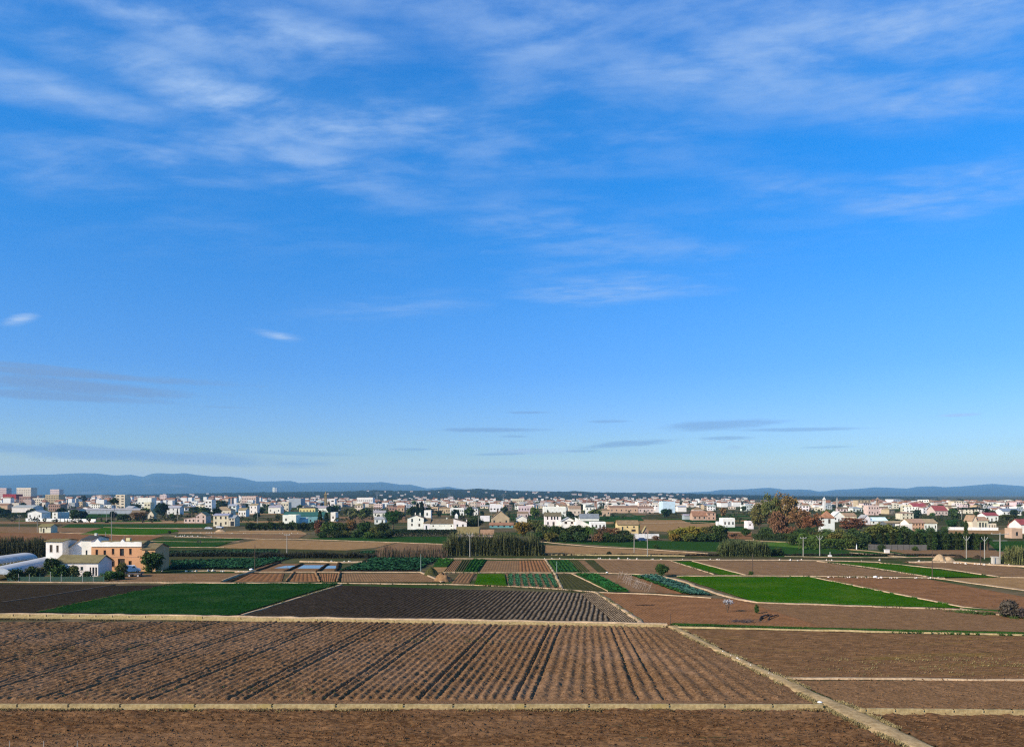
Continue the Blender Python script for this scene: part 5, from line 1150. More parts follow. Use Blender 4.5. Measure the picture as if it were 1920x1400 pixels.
TREES = [
 ('broad', 1241, 1080, 27, 25, 'dk', 'small round dark tree alone on the brown field'),
 ('broad', 284, 1073, 42, 43, 'dk', 'dense round dark tree at right corner of the peach farmhouse'),
 ('broad', 228, 1081, 30, 22, 'ol', 'thin yellowish tree before the door of the peach farmhouse'),
 ('twiggy', 1364, 1148, 27, 20, 'pk', 'small pale blossoming tree on the red field'),
 ('bush', 1419, 1150, 17, 9, 'dk', 'dark green leaning sapling right of the blossoming tree'),
 ('bush', 1893, 1157, 31, 40, 'pu', 'grey twiggy bush at the end of the bright green field'),
 ('bush', 1924, 1160, 22, 30, 'pu', 'second twiggy bush cut by the right edge'),
 ('bush', 1408, 1078, 8, 10, 'dk', 'tiny dark bush at the foot of the wooden pole'),
 ('bush', 30, 1089, 24, 30, 'dk', 'dark shrub in front of the polytunnel, leftmost of the garden'),
 ('bush', 62, 1087, 26, 36, 'dk', 'dark wide shrub under the polytunnel flank'),
 ('broad', 97, 1080, 38, 28, 'dk', 'tall dark shrub where the polytunnel meets the white house'),
 ('bush', 112, 1086, 26, 34, 'mg', 'green garden shrub before the low outbuilding'),
 ('bush', 137, 1085, 24, 28, 'ol', 'olive garden shrub before the low outbuilding'),
 ('bush', 163, 1087, 16, 22, 'dk', 'low dark shrub below the outbuilding doors'),
 ('bush', 205, 1087, 18, 30, 'mg', 'bluish green shrub left of the yellowish tree'),
 ('bush', 226, 1086, 15, 20, 'dk', 'dark low shrub at foot of the yellowish tree'),
 ('broad', 598, 1004, 32, 18, 'rb', 'reddish tree at right end of the orange grove'),
 ('broad', 617, 1007, 34, 32, 'mg', 'dark leafy tree right of the reddish tree'),
 ('broad', 641, 1005, 28, 26, 'dk', 'greyish dark tree between leafy tree and brown tree'),
 ('plane', 658, 1003, 31, 27, 'bn', 'brown thin-leaved tree in the middle garden'),
 ('broad', 683, 1005, 30, 28, 'dk', 'dark tree right of the brown thin-leaved tree'),
 ('broad', 702, 1008, 24, 22, 'ol', 'olive garden tree left of the big round pine'),
 ('broad', 718, 1006, 30, 26, 'dk', 'dark tree just below the big round pine'),
 ('plane', 737, 991, 37, 34, 'gr', 'big round-headed pine left of the white farmhouse'),
 ('cypress', 600, 982, 26, 9, 'dk', 'dark cypress between teal shed and narrow white tower'),
 ('cypress', 612, 980, 20, 9, 'dk', 'shorter cypress left of the narrow white tower'),
 ('broad', 887, 991, 24, 38, 'dk', 'broad dark tree right of the belfry farmhouse'),
 ('cypress', 783, 968, 26, 8, 'bl', 'tall dark cypress behind the farmhouse gable'),
 ('cypress', 791, 969, 30, 10, 'bl', 'taller cypress left of the farmhouse tower'),
 ('cypress', 776, 968, 18, 7, 'bl', 'short cypress behind the gable chimneys'),
 ('broad', 980, 1003, 28, 32, 'yg', 'yellowish tree behind the cane thicket'),
 ('plane', 1002, 1002, 30, 34, 'ol', 'loose olive tree behind the right end of the cane thicket'),
 ('broad', 1020, 1012, 30, 38, 'ol', 'olive leafy tree at left end of the dense orchard'),
 ('broad', 1047, 1013, 32, 44, 'dk', 'dark orchard tree under the four-windowed farmhouse'),
 ('broad', 1076, 1014, 34, 46, 'dk', 'largest dark orchard tree below the double-opening gable'),
 ('broad', 1096, 1014, 30, 34, 'mg', 'green orchard tree left of the orchard palm'),
 ('palm', 1110, 1015, 31, 26, 'mg', 'palm in the middle of the orchard row'),
 ('plane', 1131, 1013, 28, 34, 'rb', 'reddish brown orchard tree right of the palm'),
 ('plane', 1150, 1014, 27, 34, 'bn', 'brown orchard tree before the yellow house'),
 ('broad', 1168, 1014, 24, 32, 'dk', 'dark tree at right end of the orchard'),
 ('bush', 1158, 991, 16, 20, 'dk', 'dark bush left of the yellow house', ),
 ('broad', 1276, 1013, 28, 42, 'yg', 'yellow-green tree, left of the autumn pair'),
 ('broad', 1306, 1014, 30, 42, 'yg', 'yellow tree in the middle of the autumn group'),
 ('broad', 1327, 1014, 30, 34, 'ol', 'olive tree right of the yellow tree'),
 ('broad', 1346, 1014, 33, 40, 'dk', 'dark olive tree at right end of the autumn group'),
 ('twiggy', 1382, 1014, 16, 24, 'rb', 'small reddish bush right of the autumn group'),
 ('broad', 1398, 1005, 18, 18, 'dk', 'dark bush by the white roadside post'),
 ('plane', 1424, 1000, 62, 40, 'ol', 'tall thin olive tree at left of the tall tree group'),
 ('plane', 1446, 1001, 78, 40, 'ol', 'tall dull green tree left of the tall brown plane'),
 ('plane', 1472, 1001, 80, 56, 'bn', 'tall brown plane tree of the tall tree group'),
 ('broad', 1459, 1004, 52, 34, 'rb', 'rusty leafy tree in front of the tall brown plane'),
 ('plane', 1500, 1005, 56, 44, 'bn', 'brown tree right of the tall plane tree'),
 ('plane', 1524, 1009, 48, 44, 'rb', 'russet tree left of the pyramid-roofed tower'),
 ('plane', 1600, 1003, 36, 52, 'rb', 'russet wide tree right of the pyramid-roofed tower'),
 ('palm', 1520, 1018, 34, 36, 'dk', 'palm below the russet tree in the lane garden'),
 ('palm', 1550, 1018, 30, 34, 'mg', 'palm just below the pyramid-roofed tower'),
 ('broad', 1488, 1022, 26, 34, 'dk', 'dark tree at left end of the lane garden'),
 ('broad', 1512, 1024, 28, 36, 'mg', 'green tree behind the first roadside pole'),
 ('broad', 1540, 1027, 30, 38, 'mg', 'green tree behind the forked pole'),
 ('broad', 1568, 1028, 32, 38, 'ol', 'olive tree in the middle of the lane garden'),
 ('broad', 1592, 1029, 32, 36, 'mg', 'green tree right of the olive lane garden tree'),
 ('broad', 1616, 1029, 34, 36, 'dk', 'dark tree above the gap in the lane garden'),
 ('broad', 1652, 1022, 44, 56, 'ol', 'big rounded olive tree left above the cypress row'),
 ('broad', 1684, 1016, 34, 40, 'dk', 'dark tree behind the start of the cypress row'),
 ('palm', 1852, 1031, 27, 34, 'dk', 'dark palm at right end of the cypress row'),
 ('pine', 1804, 966, 15, 26, 'bl', 'left flat-topped pine of the right town'),
 ('pine', 1825, 966, 16, 30, 'bl', 'middle flat-topped pine of the right town'),
 ('pine', 1844, 966, 14, 24, 'bl', 'right flat-topped pine of the right town'),
 ('pine', 1891, 990, 27, 34, 'dk', 'flat-topped pine on bare trunks above the orange brick shed'),
 ('broad', 1786, 989, 17, 22, 'gr', 'bright green round tree left of the arcaded house'),
 ('broad', 1808, 991, 15, 20, 'dk', 'dark tree right of the bright green round tree'),
 ('broad', 1826, 991, 12, 14, 'dk', 'small dark tree touching the arcaded house'),
 ('bush', 1771, 998, 12, 16, 'dk', 'dark round shrub right of the long farmhouse'),
 ('bush', 1745, 1000, 12, 16, 'dk', 'dark shrub below the white end of the long farmhouse'),
 ('pine', 214, 978, 46, 17, 'dk', 'tall thin pine right of the grey greenhouse'),
 ('broad', 303, 968, 29, 24, 'bl', 'tall dark tree left of the white shaded house'),
 ('broad', 140, 975, 20, 18, 'dk', 'dark tree inside the whitewashed compound'),
 ('broad', 262, 976, 18, 30, 'bn', 'brown dark shrubbery hiding the barn foot'),
 ('broad', 232, 976, 14, 26, 'dk', 'dark shrubbery right of the tall thin pine'),
 ('broad', 415, 956, 20, 24, 'dk', 'dark garden tree left of the tan hip roof'),
 ('broad', 78, 945, 10, 14, 'bl', 'dark tree by the low cream apartments'),
 ('broad', 155, 946, 20, 16, 'bl', 'dark tall tree left of the cream tower block'),
 ('bush', 318, 1000, 6, 6, 'dk', 'tiny dark bush on the bright left field'),
 ('cypress', 1811, 1031, 56, 9, 'dk', 'tallest slim cypress standing over the cypress row'),
 ('bush', 1184, 1011.5, 11, 18, 'dk', 'dark bush overlapping left end of the low white garden wall'),
 ('bush', 1230, 1011.5, 8, 14, 'bn', 'brown bush at right end of the low white garden wall'),
 ('bush', 1653, 1032, 11, 18, 'dk', 'dark bush before left part of the grey panel wall'),
 ('bush', 1716, 1032, 9, 12, 'dk', 'small dark bush before right part of the grey panel wall'),
 ('bush', 1458, 1041, 16, 24, 'dk', 'round dark bush beside the track left of the poles'),
 ('bush', 1230, 1028, 8, 12, 'dk', 'dark small bush on the green field right of the poles'),
 ('bush', 1142, 1041, 8, 10, 'bl', 'black little bush by the track left of the poles'),
]
for t in TREES: plant(*t[:7])
for k, (px, ba, hh, ww, cc) in enumerate([(604, 1008, 12, 22, 'dk'), (630, 1008, 14, 24, 'dk'), (650, 1007, 12, 22, 'ol'), (670, 1008, 14, 26, 'dk'), (692, 1009, 13, 22, 'mg'), (712, 1009, 14, 22, 'dk'), (730, 1008, 16, 22, 'dk'),
        (1010, 1014, 16, 26, 'dk'), (1034, 1015, 18, 28, 'ol'), (1060, 1016, 18, 28, 'dk'), (1086, 1016, 18, 28, 'dk'), (1122, 1016, 16, 26, 'rb'), (1142, 1016, 17, 28, 'dk'), (1160, 1016, 15, 26, 'dk'), (1176, 1015, 13, 22, 'mg'),
        (1265, 1014, 14, 22, 'yg'), (1292, 1015, 16, 28, 'ol'), (1316, 1015, 16, 28, 'dk'), (1338, 1015, 18, 28, 'dk'), (1356, 1015, 18, 20, 'dk'), (1436, 1006, 18, 28, 'dk'), (1478, 1008, 22, 30, 'rb'), (1500, 1012, 20, 30, 'dk'),
        (1530, 1014, 20, 30, 'ol'), (1575, 1012, 20, 30, 'ol'), (1604, 1014, 22, 34, 'dk'), (1630, 1020, 24, 34, 'ol'), (1668, 1019, 24, 34, 'ol'), (1700, 1010, 20, 30, 'dk'), (1726, 1008, 18, 26, 'dk')]):
    plant('bush', px, ba, hh, ww, cc, 'x', 'undergrowth shrubs of the gardens')
_ug = [(o, 960 + o.location.x * F / o.location.y, {'dk': 0}.get(0, 'low shrub')) for o in COL.objects if o.get('group') == 'undergrowth shrubs of the gardens']
single_out(_ug, 'under the trees near')
# the orange grove: one row of round dark trees
for k in range(13):
    plant('broad', 468 + k * 10, 994.5 + rp.uniform(-.4, .4), 17 + rp.uniform(-1.5, 1.5), 15 + rp.uniform(-2, 2), 'dk', ('leftmost' if k == 0 else ORD[k]) + ' dark tree of the clipped orange grove row', 'orange grove trees')
# the cypress row
n = 0
for k in range(27):
    px = 1640 + k * 8.0 + rp.uniform(-1.2, 1.2)
    hh = np.interp(px, [1640, 1700, 1760, 1850], [26, 30, 33, 27]) + rp.uniform(-3, 4)
    plant('cypress', px, 1029.5 + rp.uniform(-.6, .3) + (1.0 if px > 1738 else -.6), hh, 11 + rp.uniform(-1, 2), 'dk', (ORD[k] if k < len(ORD) else ['ninth', 'eighth', 'seventh', 'sixth', 'fifth', 'fourth', 'third', 'second', 'first'][k - 18] + ' from right') + ' cypress of the clipped row', 'cypresses of the row')
# trees between the houses of the town
far = []
rf2 = random.Random(17)
for k in range(150):
    for _ in range(30):
        px = rf2.uniform(-5, 1925); base = 940 + 34 * rf2.random() ** .9
        if px > 1430 and base < 947: continue
        X, Y, _z = G(px, base)
        if not any((X - a) ** 2 + (Y - b) ** 2 < (c + 2.5) ** 2 for a, b, c in PLACED): break
    else: continue
    m = mpp(base); hm = rf2.uniform(4, 9); wm = hm * rf2.uniform(.7, 1.3)
    col = rf2.choices(['bl', 'dk', 'mg', 'ol', 'bn'], [5, 6, 2, 1.5, .8])[0]
    kind = rf2.choices(['far', 'cypress'], [8, 1])[0]
    if kind == 'cypress': wm = hm * .24
    root = plant(kind, px, base, hm / m, wm / m, col, 'x', 'trees between the town houses')
    far.append((root, px, {'bl': 'blackish', 'dk': 'dark green', 'mg': 'green', 'ol': 'olive', 'bn': 'brown'}[col] + (' cypress' if kind == 'cypress' else ' tree')))
single_out(far, 'among the houses near')

# scrub, garden shrubs and far tree clumps that read as one mass
def scrub(label, n, f, col, lf, q=34):
    r = np.random.default_rng(n); P = []
    for k in range(n):
        x, y, w, h = f(r)
        if x is None: continue
        d = r.normal(size=(q, 3)); d /= np.linalg.norm(d, axis=1)[:, None]; d *= r.uniform(.5, 1.0, (q, 1)); P.append(np.stack([x + d[:, 0] * w / 2, y + d[:, 1] * w / 2, np.maximum(.1, h * .5 + d[:, 2] * h / 2)], 1))
    P = np.concatenate(P); o = obj('scrub', mesh('scrub', *leaf_quads(P, lf, seed=n), M_LEAF), None, None, col); tag(o, label, 'scrub', kind='stuff')
def near_scrub(r):
    for _ in range(8):
        px = r.uniform(-20, 1940); py = 946 + 34 * r.random() ** .8; X, Y, _z = G(px, py)
        if vnoise(X * .02, Y * .006, 5) > .42 and not any(abs(X - a) < c * .8 and abs(Y - b) < c + 1 for a, b, c in PLACED): return X, Y, r.uniform(1.5, 5.5), r.uniform(1.0, 3.6)
    return None, None, 0, 0
def far_scrub(r):
    px = r.uniform(-40, 1960); py = (931 + 19 * r.random()) if px < 1440 else (939 + 14 * r.random()); X, Y, _z = G(px, py); h = r.uniform(4, 8)
    if py - h / mpp(py) < 928: h *= .5
    return X, Y, r.uniform(7, 18), h
scrub('dark shrubbery between farms and town', 520, near_scrub, (.036, .050, .018), .75)
scrub('olive shrubbery between farms and town', 330, near_scrub, (.075, .070, .028), .75, 30)
scrub('dark far tree clumps among the distant town', 640, far_scrub, (.022, .034, .016), 2.0, 40)
# ---- hedges: clipped masses of leaves
def hedge(label, px0, px1, base, hpx, depth, col):
    m = mpp(base); A = Vector(G(px0, base)); L = (px1 - px0) * m; h = hpx * m; r = np.random.default_rng(abs(int(px0))); n = int(min(14000, L * h * 26 + L * depth * 16))
    P = np.stack([r.random(n) * L, r.random(n) * depth, h * r.random(n) ** .6], 1)
    P[:, 2] *= .86 + .22 * vnoise(P[:, 0] * .5, P[:, 1] * .5, 3)
    root = thing('hedge', label, 'hedge', A); obj('foliage', mesh('foliage', *leaf_quads(P, .32, seed=3), M_LEAF), root, None, LC[col])
    mb = MB()
    for k in range(int(L / 1.5) + 1): mb.tube([(k * 1.5, depth / 2, -.2), (k * 1.5 + .1, depth / 2, h * .6)], [.06, .04], 5)
    mb.build('stems', M_BARK, root, None, (.08, .06, .04))
hedge('long dark clipped hedge in front of the towered farmhouse', 735, 856, 1006, 14, 3.0, 'bl')
hedge('dark green hedge under the tall tree group', 1412, 1500, 1013, 13, 3.0, 'dk')
hedge('low dark hedge along the left fields', -20, 50, 970, 8, 4.0, 'dk')
hedge('green hedge along the lane garden', 1500, 1630, 1030, 20, 3.0, 'mg')

# ---- cane and reed thickets
def cane(label, px0, px1, base, hpx, depth, n, col, name='cane_thicket', cat='cane thicket', w=.09, ragged=.35, leaf=True):
    m = mpp(base); x0, y0, _ = G(px0, base); L = (px1 - px0) * m; H_ = hpx * m; r = np.random.default_rng(abs(int(px0)) + 9)
    x = r.random(n) * L; y = r.random(n) * depth; h = H_ * (1 - ragged * r.random(n)) * (.62 + .38 * np.clip(np.minimum(x, L - x) / (L * .10), 0, 1)) * (.8 + .4 * vnoise(x * .35, y * .3, 6))
    a = r.random(n) * 2 * pi; lean = r.normal(size=(n, 2)) * .10
    b = np.stack([x, y, np.zeros(n)], 1); t = b + np.stack([lean[:, 0] * h, lean[:, 1] * h, h], 1); s = np.stack([np.cos(a), np.sin(a), 0 * a], 1) * w
    V = [np.stack([b - s, b + s, t + s * .5, t - s * .5], 1)]
    if leaf:
        for q in range(9):
            f = r.uniform(.15, 1, (n, 1)); p = b + (t - b) * f; da = r.random(n) * 2 * pi; d = np.stack([np.cos(da), np.sin(da), r.uniform(-.1, .6, n)], 1) * r.uniform(.4, .95, (n, 1)); sd = np.stack([-np.sin(da), np.cos(da), 0 * da], 1) * .12
            e = p + d + np.array([0, 0, -.2]); V.append(np.stack([p - sd, p + sd, e + sd * .3, e - sd * .3], 1))
    V = np.concatenate(V).reshape(-1, 3)
    o = obj(name, mesh(name, V, np.arange(len(V)).reshape(-1, 4), M_LEAF), None, (x0, y0, 0), col); tag(o, label, cat, kind='stuff')
cane('tall olive cane thicket before the orange-roofed shed', 830, 1022, 1042, 40, 7.0, 3400, (.105, .108, .042), ragged=.55)
cane('dark cane thicket at left edge behind the polytunnels', -20, 88, 1050, 40, 8.0, 2400, (.075, .075, .033), ragged=.55)
cane('low cane thicket beside the right-hand track', 1354, 1446, 1043, 28, 6.0, 1800, (.105, .125, .045), ragged=.55)
cane('cane clump at the right edge behind the concrete box', 1898, 1990, 1058, 30, 5.0, 800, (.17, .17, .06))
cane('dry reddish reeds behind the cabbage rows', 700, 838, 1045, 24, 2.0, 700, (.15, .095, .06), 'dry_reeds', 'reeds', .05, .5, False)
cane('dark weeds along the ditch beside the flooded beds', 480, 700, 1046, 12, 3.0, 900, (.06, .055, .03), 'weeds', 'weeds', .08, .6)
cane('dark verge weeds along the track', 945, 1800, 1041.5, 4, 1.5, 2500, (.07, .06, .035), 'verge_weeds', 'weeds', .08, .7)
cane('dark weeds below the yard of the farm', 310, 520, 1043, 9, 2.0, 700, (.05, .055, .03), 'weeds', 'weeds', .08, .6)

# ---- vegetable rows
def crop_rows(label, tl, tr, br, bl, rows, per, size, col, name='cabbage_crop', cat='crop', lf=7, up=.5, jit=.12):
    A, B, C, D = [np.array(G(*p)[:2]) for p in (tl, tr, br, bl)]; r = np.random.default_rng(rows * 31 + per); V = []
    for i in range(rows):
        u = (i + .5) / rows; a = A * (1 - u) + B * u; b = D * (1 - u) + C * u
        t = (np.arange(per) + .5) / per; P = a[None] * (1 - t[:, None]) + b[None] * t[:, None] + r.normal(size=(per, 2)) * jit
        P = P[r.random(per) > .04]
        s = size * r.uniform(.65, 1.25, len(P))
        for k in range(lf):
            an = 2 * pi * k / lf + r.random(len(P)) * .8; el_ = up * r.uniform(.5, 1.5, len(P)); d = np.stack([np.cos(an) * np.cos(el_), np.sin(an) * np.cos(el_), np.sin(el_)], 1) * s[:, None]
            sd = np.stack([-np.sin(an), np.cos(an), 0 * an], 1) * (s * .42)[:, None]; p = np.concatenate([P, np.full((len(P), 1), .04)], 1)
            V.append(np.stack([p - sd * .3, p + sd * .3, p + d + sd, p + d - sd], 1))
    V = np.concatenate(V).reshape(-1, 3); o = obj(name, mesh(name, V, np.arange(len(V)).reshape(-1, 4), M_LEAF), None, None, col); tag(o, label, cat, kind='stuff')
CG = (.020, .070, .026); CB = (.045, .11, .075)
crop_rows('dark cabbage rows beside the flooded beds', (700, 1047), (826, 1046), (782, 1069.5), (636, 1069.5), 13, 46, .75, CG)
crop_rows('wide cabbage patch right of the peach farmhouse', (322, 1052), (545, 1046), (470, 1066), (322, 1066), 30, 26, .75, CG)
crop_rows('weedy cabbage strip above the cabbage patch', (320, 1034), (520, 1031), (520, 1037), (318, 1040), 30, 14, .8, (.028, .06, .024))
crop_rows('bluish cabbages along the path of the bright green field', (1196, 1079), (1230, 1078), (1336, 1116), (1292, 1114), 6, 46, .6, CB)
crop_rows('green fringe left of the bluish cabbages', (1184, 1079), (1196, 1079), (1292, 1114), (1276, 1112), 2, 50, .5, (.03, .10, .02))
for k in range(7):
    x0 = 954 + k * 12.2; x1 = 954 + k * 14.2
    crop_rows(ORD[k] + ' narrow lettuce strip in the striped bed', (x0, 1077), (x0 + 6, 1077), (x1 + 7, 1098 + k * .6), (x1, 1098 + k * .6), 3, 22, .42, (.04, .12, .05), 'lettuce_strip')
crop_rows('leafy green bed beside the olive bed', (1078, 1075), (1116, 1076), (1178, 1108), (1142, 1107), 9, 40, .5, (.02, .10, .02))
crop_rows('green rows left of the fan of beds', (887, 1049), (913, 1049), (894, 1071), (871, 1071), 5, 30, .5, (.02, .10, .015))
crop_rows('green rows in the fan of beds', (1031, 1051), (1066, 1051), (1087, 1072), (1045, 1072), 7, 28, .5, (.02, .09, .03))
crop_rows('small leafy plot left of the dark bed', (822, 1048), (850, 1048), (838, 1060), (814, 1060), 7, 14, .55, (.03, .11, .012))
crop_rows('greens beyond the reeds', (690, 1033), (706, 1033), (706, 1038), (660, 1038), 8, 10, .6, (.03, .08, .03))
# grassy tufts along walls, banks and the furrows
def tufts(label, pls, n, hgt, col, spread=.5, name='grass_tufts'):
    r = np.random.default_rng(n); V = []
    for pl in pls:
        Q = np.array([G(*p)[:2] for p in pl]); seg = r.integers(0, len(Q) - 1, n); t = r.random((n, 1)); P = Q[seg] * (1 - t) + Q[seg + 1] * t + r.normal(size=(n, 2)) * spread
        keep = vnoise(P[:, 0] * .35, P[:, 1] * .6, 4) > .45; P = P[keep]
        for k in range(4):
            a = r.random(len(P)) * 2 * pi; h = hgt * r.uniform(.4, 1.3, len(P)); b = np.concatenate([P, np.full((len(P), 1), -.02)], 1); s = np.stack([np.cos(a), np.sin(a), 0 * a], 1) * .05
            e = b + np.stack([np.cos(a + 1) * h * .5, np.sin(a + 1) * h * .5, h], 1); V.append(np.stack([b - s, b + s, e + s * .3, e - s * .3], 1))
    V = np.concatenate(V).reshape(-1, 3); o = obj(name, mesh(name, V, np.arange(len(V)).reshape(-1, 4), M_LEAF), None, None, col); tag(o, label, 'grass', kind='stuff')
tufts('green grass along the concrete channel on the right', [[(1262, 1172), (1490, 1179), (1700, 1185), (1930, 1190)]], 5000, .3, (.035, .085, .015), .35)
tufts('dry grass in the weedy field on the right', [[(1480, 1262), (1700, 1252), (1920, 1256)], [(1560, 1240), (1750, 1236), (1920, 1244)]], 420, .16, (.22, .17, .075), 1.6)
tufts('dry grass edging the near channel wall', [[(-20, 1331), (500, 1332), (1100, 1331), (1540, 1331)], [(-20, 1160), (400, 1165), (1240, 1178)]], 2600, .18, (.26, .19, .08), .15)
tufts('dry grass edging the diagonal path', [PL[:5], PR[:5]], 1600, .22, (.26, .20, .09), .2)
tufts('weeds scattered in the furrowed field', [[(700, 1200), (960, 1202)], [(100, 1300), (700, 1290)], [(0, 1230), (300, 1210)]], 160, .2, (.09, .12, .03), 1.5)
tufts('weeds by the twiggy bushes', [[(1790, 1146), (1860, 1152), (1920, 1160)]], 900, .4, (.06, .09, .025), .7)

tufts('green crop blades fringing the bright green field', [[(1270, 1081), (1518, 1082.5), (1804, 1138.5)], [(1270, 1081), (1418, 1128), (1804, 1138.5)]], 2200, .22, (.045, .13, .008), .16, 'crop_fringe')
tufts('green crop blades fringing the dark green field', [[(325, 1094), (632, 1093.5), (440, 1152)], [(325, 1094), (66, 1146.5), (440, 1152)]], 2200, .20, (.020, .075, .014), .16, 'crop_fringe')
tufts('dry and green grass along the middle field paths', [[(640, 1093), (880, 1096), (1118, 1109.5)], [(1118, 1110), (1209, 1171)], [(1270, 1086), (1385, 1124), (1640, 1137), (1815, 1144)], [(1530, 1082), (1806, 1138)], [(1232, 1077), (1420, 1079), (1770, 1083)], [(455, 1153), (640, 1096)]], 420, .28, (.10, .10, .03), .3)
tufts('grass along the far field paths', [[(832, 1073), (1232, 1077)], [(1023, 1049), (1055, 1103)], [(1535, 1052), (1742, 1081)], [(1650, 1055), (1880, 1082)], [(1258, 1051), (1340, 1077)], [(200, 1091), (640, 1092)]], 260, .32, (.07, .09, .028), .35)
# loose clods over the ploughed land
def clods(label, n, f, s0, s1, mat):
    r = np.random.default_rng(n); x, y = f(r, n); s = r.uniform(s0, s1, n) * r.uniform(.6, 1.2, n)
    base = np.array([(1, 0, 0), (0, 1, 0), (-1, 0, 0), (0, -1, 0), (0, 0, .8), (0, 0, -.8)]); V = base[None] * s[:, None, None] * r.uniform(.55, 1.25, (n, 6, 1))
    a = r.random(n) * 6.28; c, q = np.cos(a)[:, None], np.sin(a)[:, None]
    V = np.stack([V[..., 0] * c - V[..., 1] * q + x[:, None], V[..., 0] * q + V[..., 1] * c + y[:, None], V[..., 2] + (s * .5 + .10)[:, None]], -1).reshape(-1, 3)
    T = np.array([(0, 1, 4), (1, 2, 4), (2, 3, 4), (3, 0, 4), (1, 0, 5), (2, 1, 5), (3, 2, 5), (0, 3, 5)]); Fc = (T[None] + 6 * np.arange(n)[:, None, None]).reshape(-1, 3)
    o = obj('soil_clods', mesh('soil_clods', V, Fc, mat)); tag(o, label, 'clods', kind='stuff')
def in_main(r, n):
    y = G(0, 1317)[1] + (G(0, 1172)[1] - G(0, 1317)[1]) * r.random(n); x = -72 + r.random(n) * (eL(y) - .6 + 72); return x, y
def in_near(r, n):
    y = 56 + (G(0, 1331)[1] - 56) * r.random(n); x = -52 + r.random(n) * (eL(y) - .4 + 52); return x, y
def in_right(r, n):
    y = 62 + (G(0, 1195)[1] - 62) * r.random(n); x = eR(y) + .5 + r.random(n) * (70 - eR(y)); return x, y
clods('loose clods over the big furrowed field', 9000, in_main, .04, .11, S_PLOUGH)
clods('dark loose clods over the near stubble', 7000, in_near, .04, .10, S_NEAR)
clods('pale straw and clods over the near stubble', 2600, in_near, .03, .06, S_PLOUGH)
clods('loose clods over the right-hand fields', 6000, in_right, .03, .09, S_GREY)
# ================================================================ poles, fences, vehicles, people, small things
def pole(label, px, top, base, style='plain', r=.13, col=(.32, .295, .25)):
    m = mpp(base); h = (base - top) * m; root = thing('utility_pole', label, 'pole', G(px, base))
    mb = MB(); mb.tube([(0, 0, -.3), (0, 0, h)], [r * 1.25, r * .75], 7); mb.build('pole', M_POLE, root, None, col)
    if style in ('T', 'big'):
        w = 1.0 if style == 'T' else 2.6
        mb = MB(); mb.box(-w, w, -.06, .06, h - .5, h - .36); mb.build('crossarm', M_METAL, root, None, (.3, .28, .25))
        for s in (-.9, 0, .9):
            mb = MB(); mb.tube([(s * w, 0, h - .36), (s * w, 0, h - .16), (s * w, 0, h - .06)], [.05, .09, .04], 6); mb.build('insulator', M_METAL, root, None, (.5, .5, .48))
        if style == 'big':
            mb = MB(); mb.box(-w * .8, w * .8, -.06, .06, h - 2.4, h - 2.26); mb.build('crossarm', M_METAL, root, None, (.3, .28, .25))
    if style == 'Y':
        for s in (-1, 1):
            mb = MB(); mb.tube([(0, 0, h - 1.6), (s * .9, 0, h - .5)], .05, 5); mb.tube([(s * .9, 0, h - .5), (s * .9, 0, h - .2)], [.09, .04], 5); mb.build('bracket', M_METAL, root, None, (.45, .45, .43))
    if style == 'lamp':
        mb = MB(); mb.tube([(0, 0, h - .1), (.5, -.2, h + .1), (1.0, -.4, h + .1)], .05, 5); mb.box(.9, 1.4, -.5, -.3, h + .02, h + .14); mb.build('arm', M_METAL, root, None, (.4, .4, .4))
POLES = [(36, 965, 992, 'T', 'pole left of the small cream field shed'), (70, 966, 998, 'plain', 'pole at the corner of the small cream field shed'), (198, 997, 1024, 'plain', 'short pole behind the peach farmhouse roof'),
 (209, 958, 1020, 'plain', 'tall pole rising behind the peach farmhouse roof'), (200, 954, 977, 'plain', 'pole before the grey greenhouse'), (313, 958, 974, 'plain', 'pole left of the white shaded house'), (333, 960, 975, 'plain', 'pole right of the white shaded house'),
 (538, 1000, 1039, 'T', 'pole beside the cabbage patch ditch'), (863, 1000, 1041, 'plain', 'left pole before the cane thicket'), (881, 997, 1043, 'Y', 'right pole before the cane thicket'), (1189, 998, 1036, 'T', 'left pole before the low white garden wall'),
 (1214, 1000, 1043, 'Y', 'right pole before the low white garden wall'), (1506, 1006, 1043, 'T', 'left pole by the lane garden'), (1537, 1003, 1042, 'Y', 'forked right pole by the lane garden'), (1812, 1004, 1046, 'Y', 'pole before the cypress row'),
 (1846, 1005, 1047, 'Y', 'pole right of the palm by the cypress row'), (1875, 998, 1056, 'big', 'large pole with crossarms beside the concrete box'), (653, 957, 976, 'plain', 'distant pole on the middle brown field'), (1803, 956, 976, 'plain', 'distant pole under the flat-topped pines'),
 (897, 966, 992, 'plain', 'pole right of the belfry farmhouse'), (1689, 962, 990, 'plain', 'thin pole left of the long farmhouse'), (483, 957, 982, 'plain', 'pole left of the white farm store'), (1062, 945, 972, 'plain', 'distant pole right of the long white hall'),
 (921, 950, 975, 'plain', 'pole behind the tan barn'), (233, 1004, 1026, 'plain', 'thin pole over the peach farmhouse chimney')]
for px, tp, ba, st, lab in POLES: pole('pale concrete ' + lab, px, tp, ba, st, .16 if st == 'big' else .12)
for px, tp, ba, lab in [(1411, 1038, 1078, 'brown wooden pole on the brown field right of the round tree'), (1748, 1031, 1081, 'tall dark wooden pole on the second bright green field'), (1838, 1017, 1059, 'dark wooden pole before the palm'),
        (478, 1020, 1068, 'black wooden pole at the corner of the cabbage patch')]: pole(lab, px, tp, ba, 'plain', .09, (.09, .065, .05))
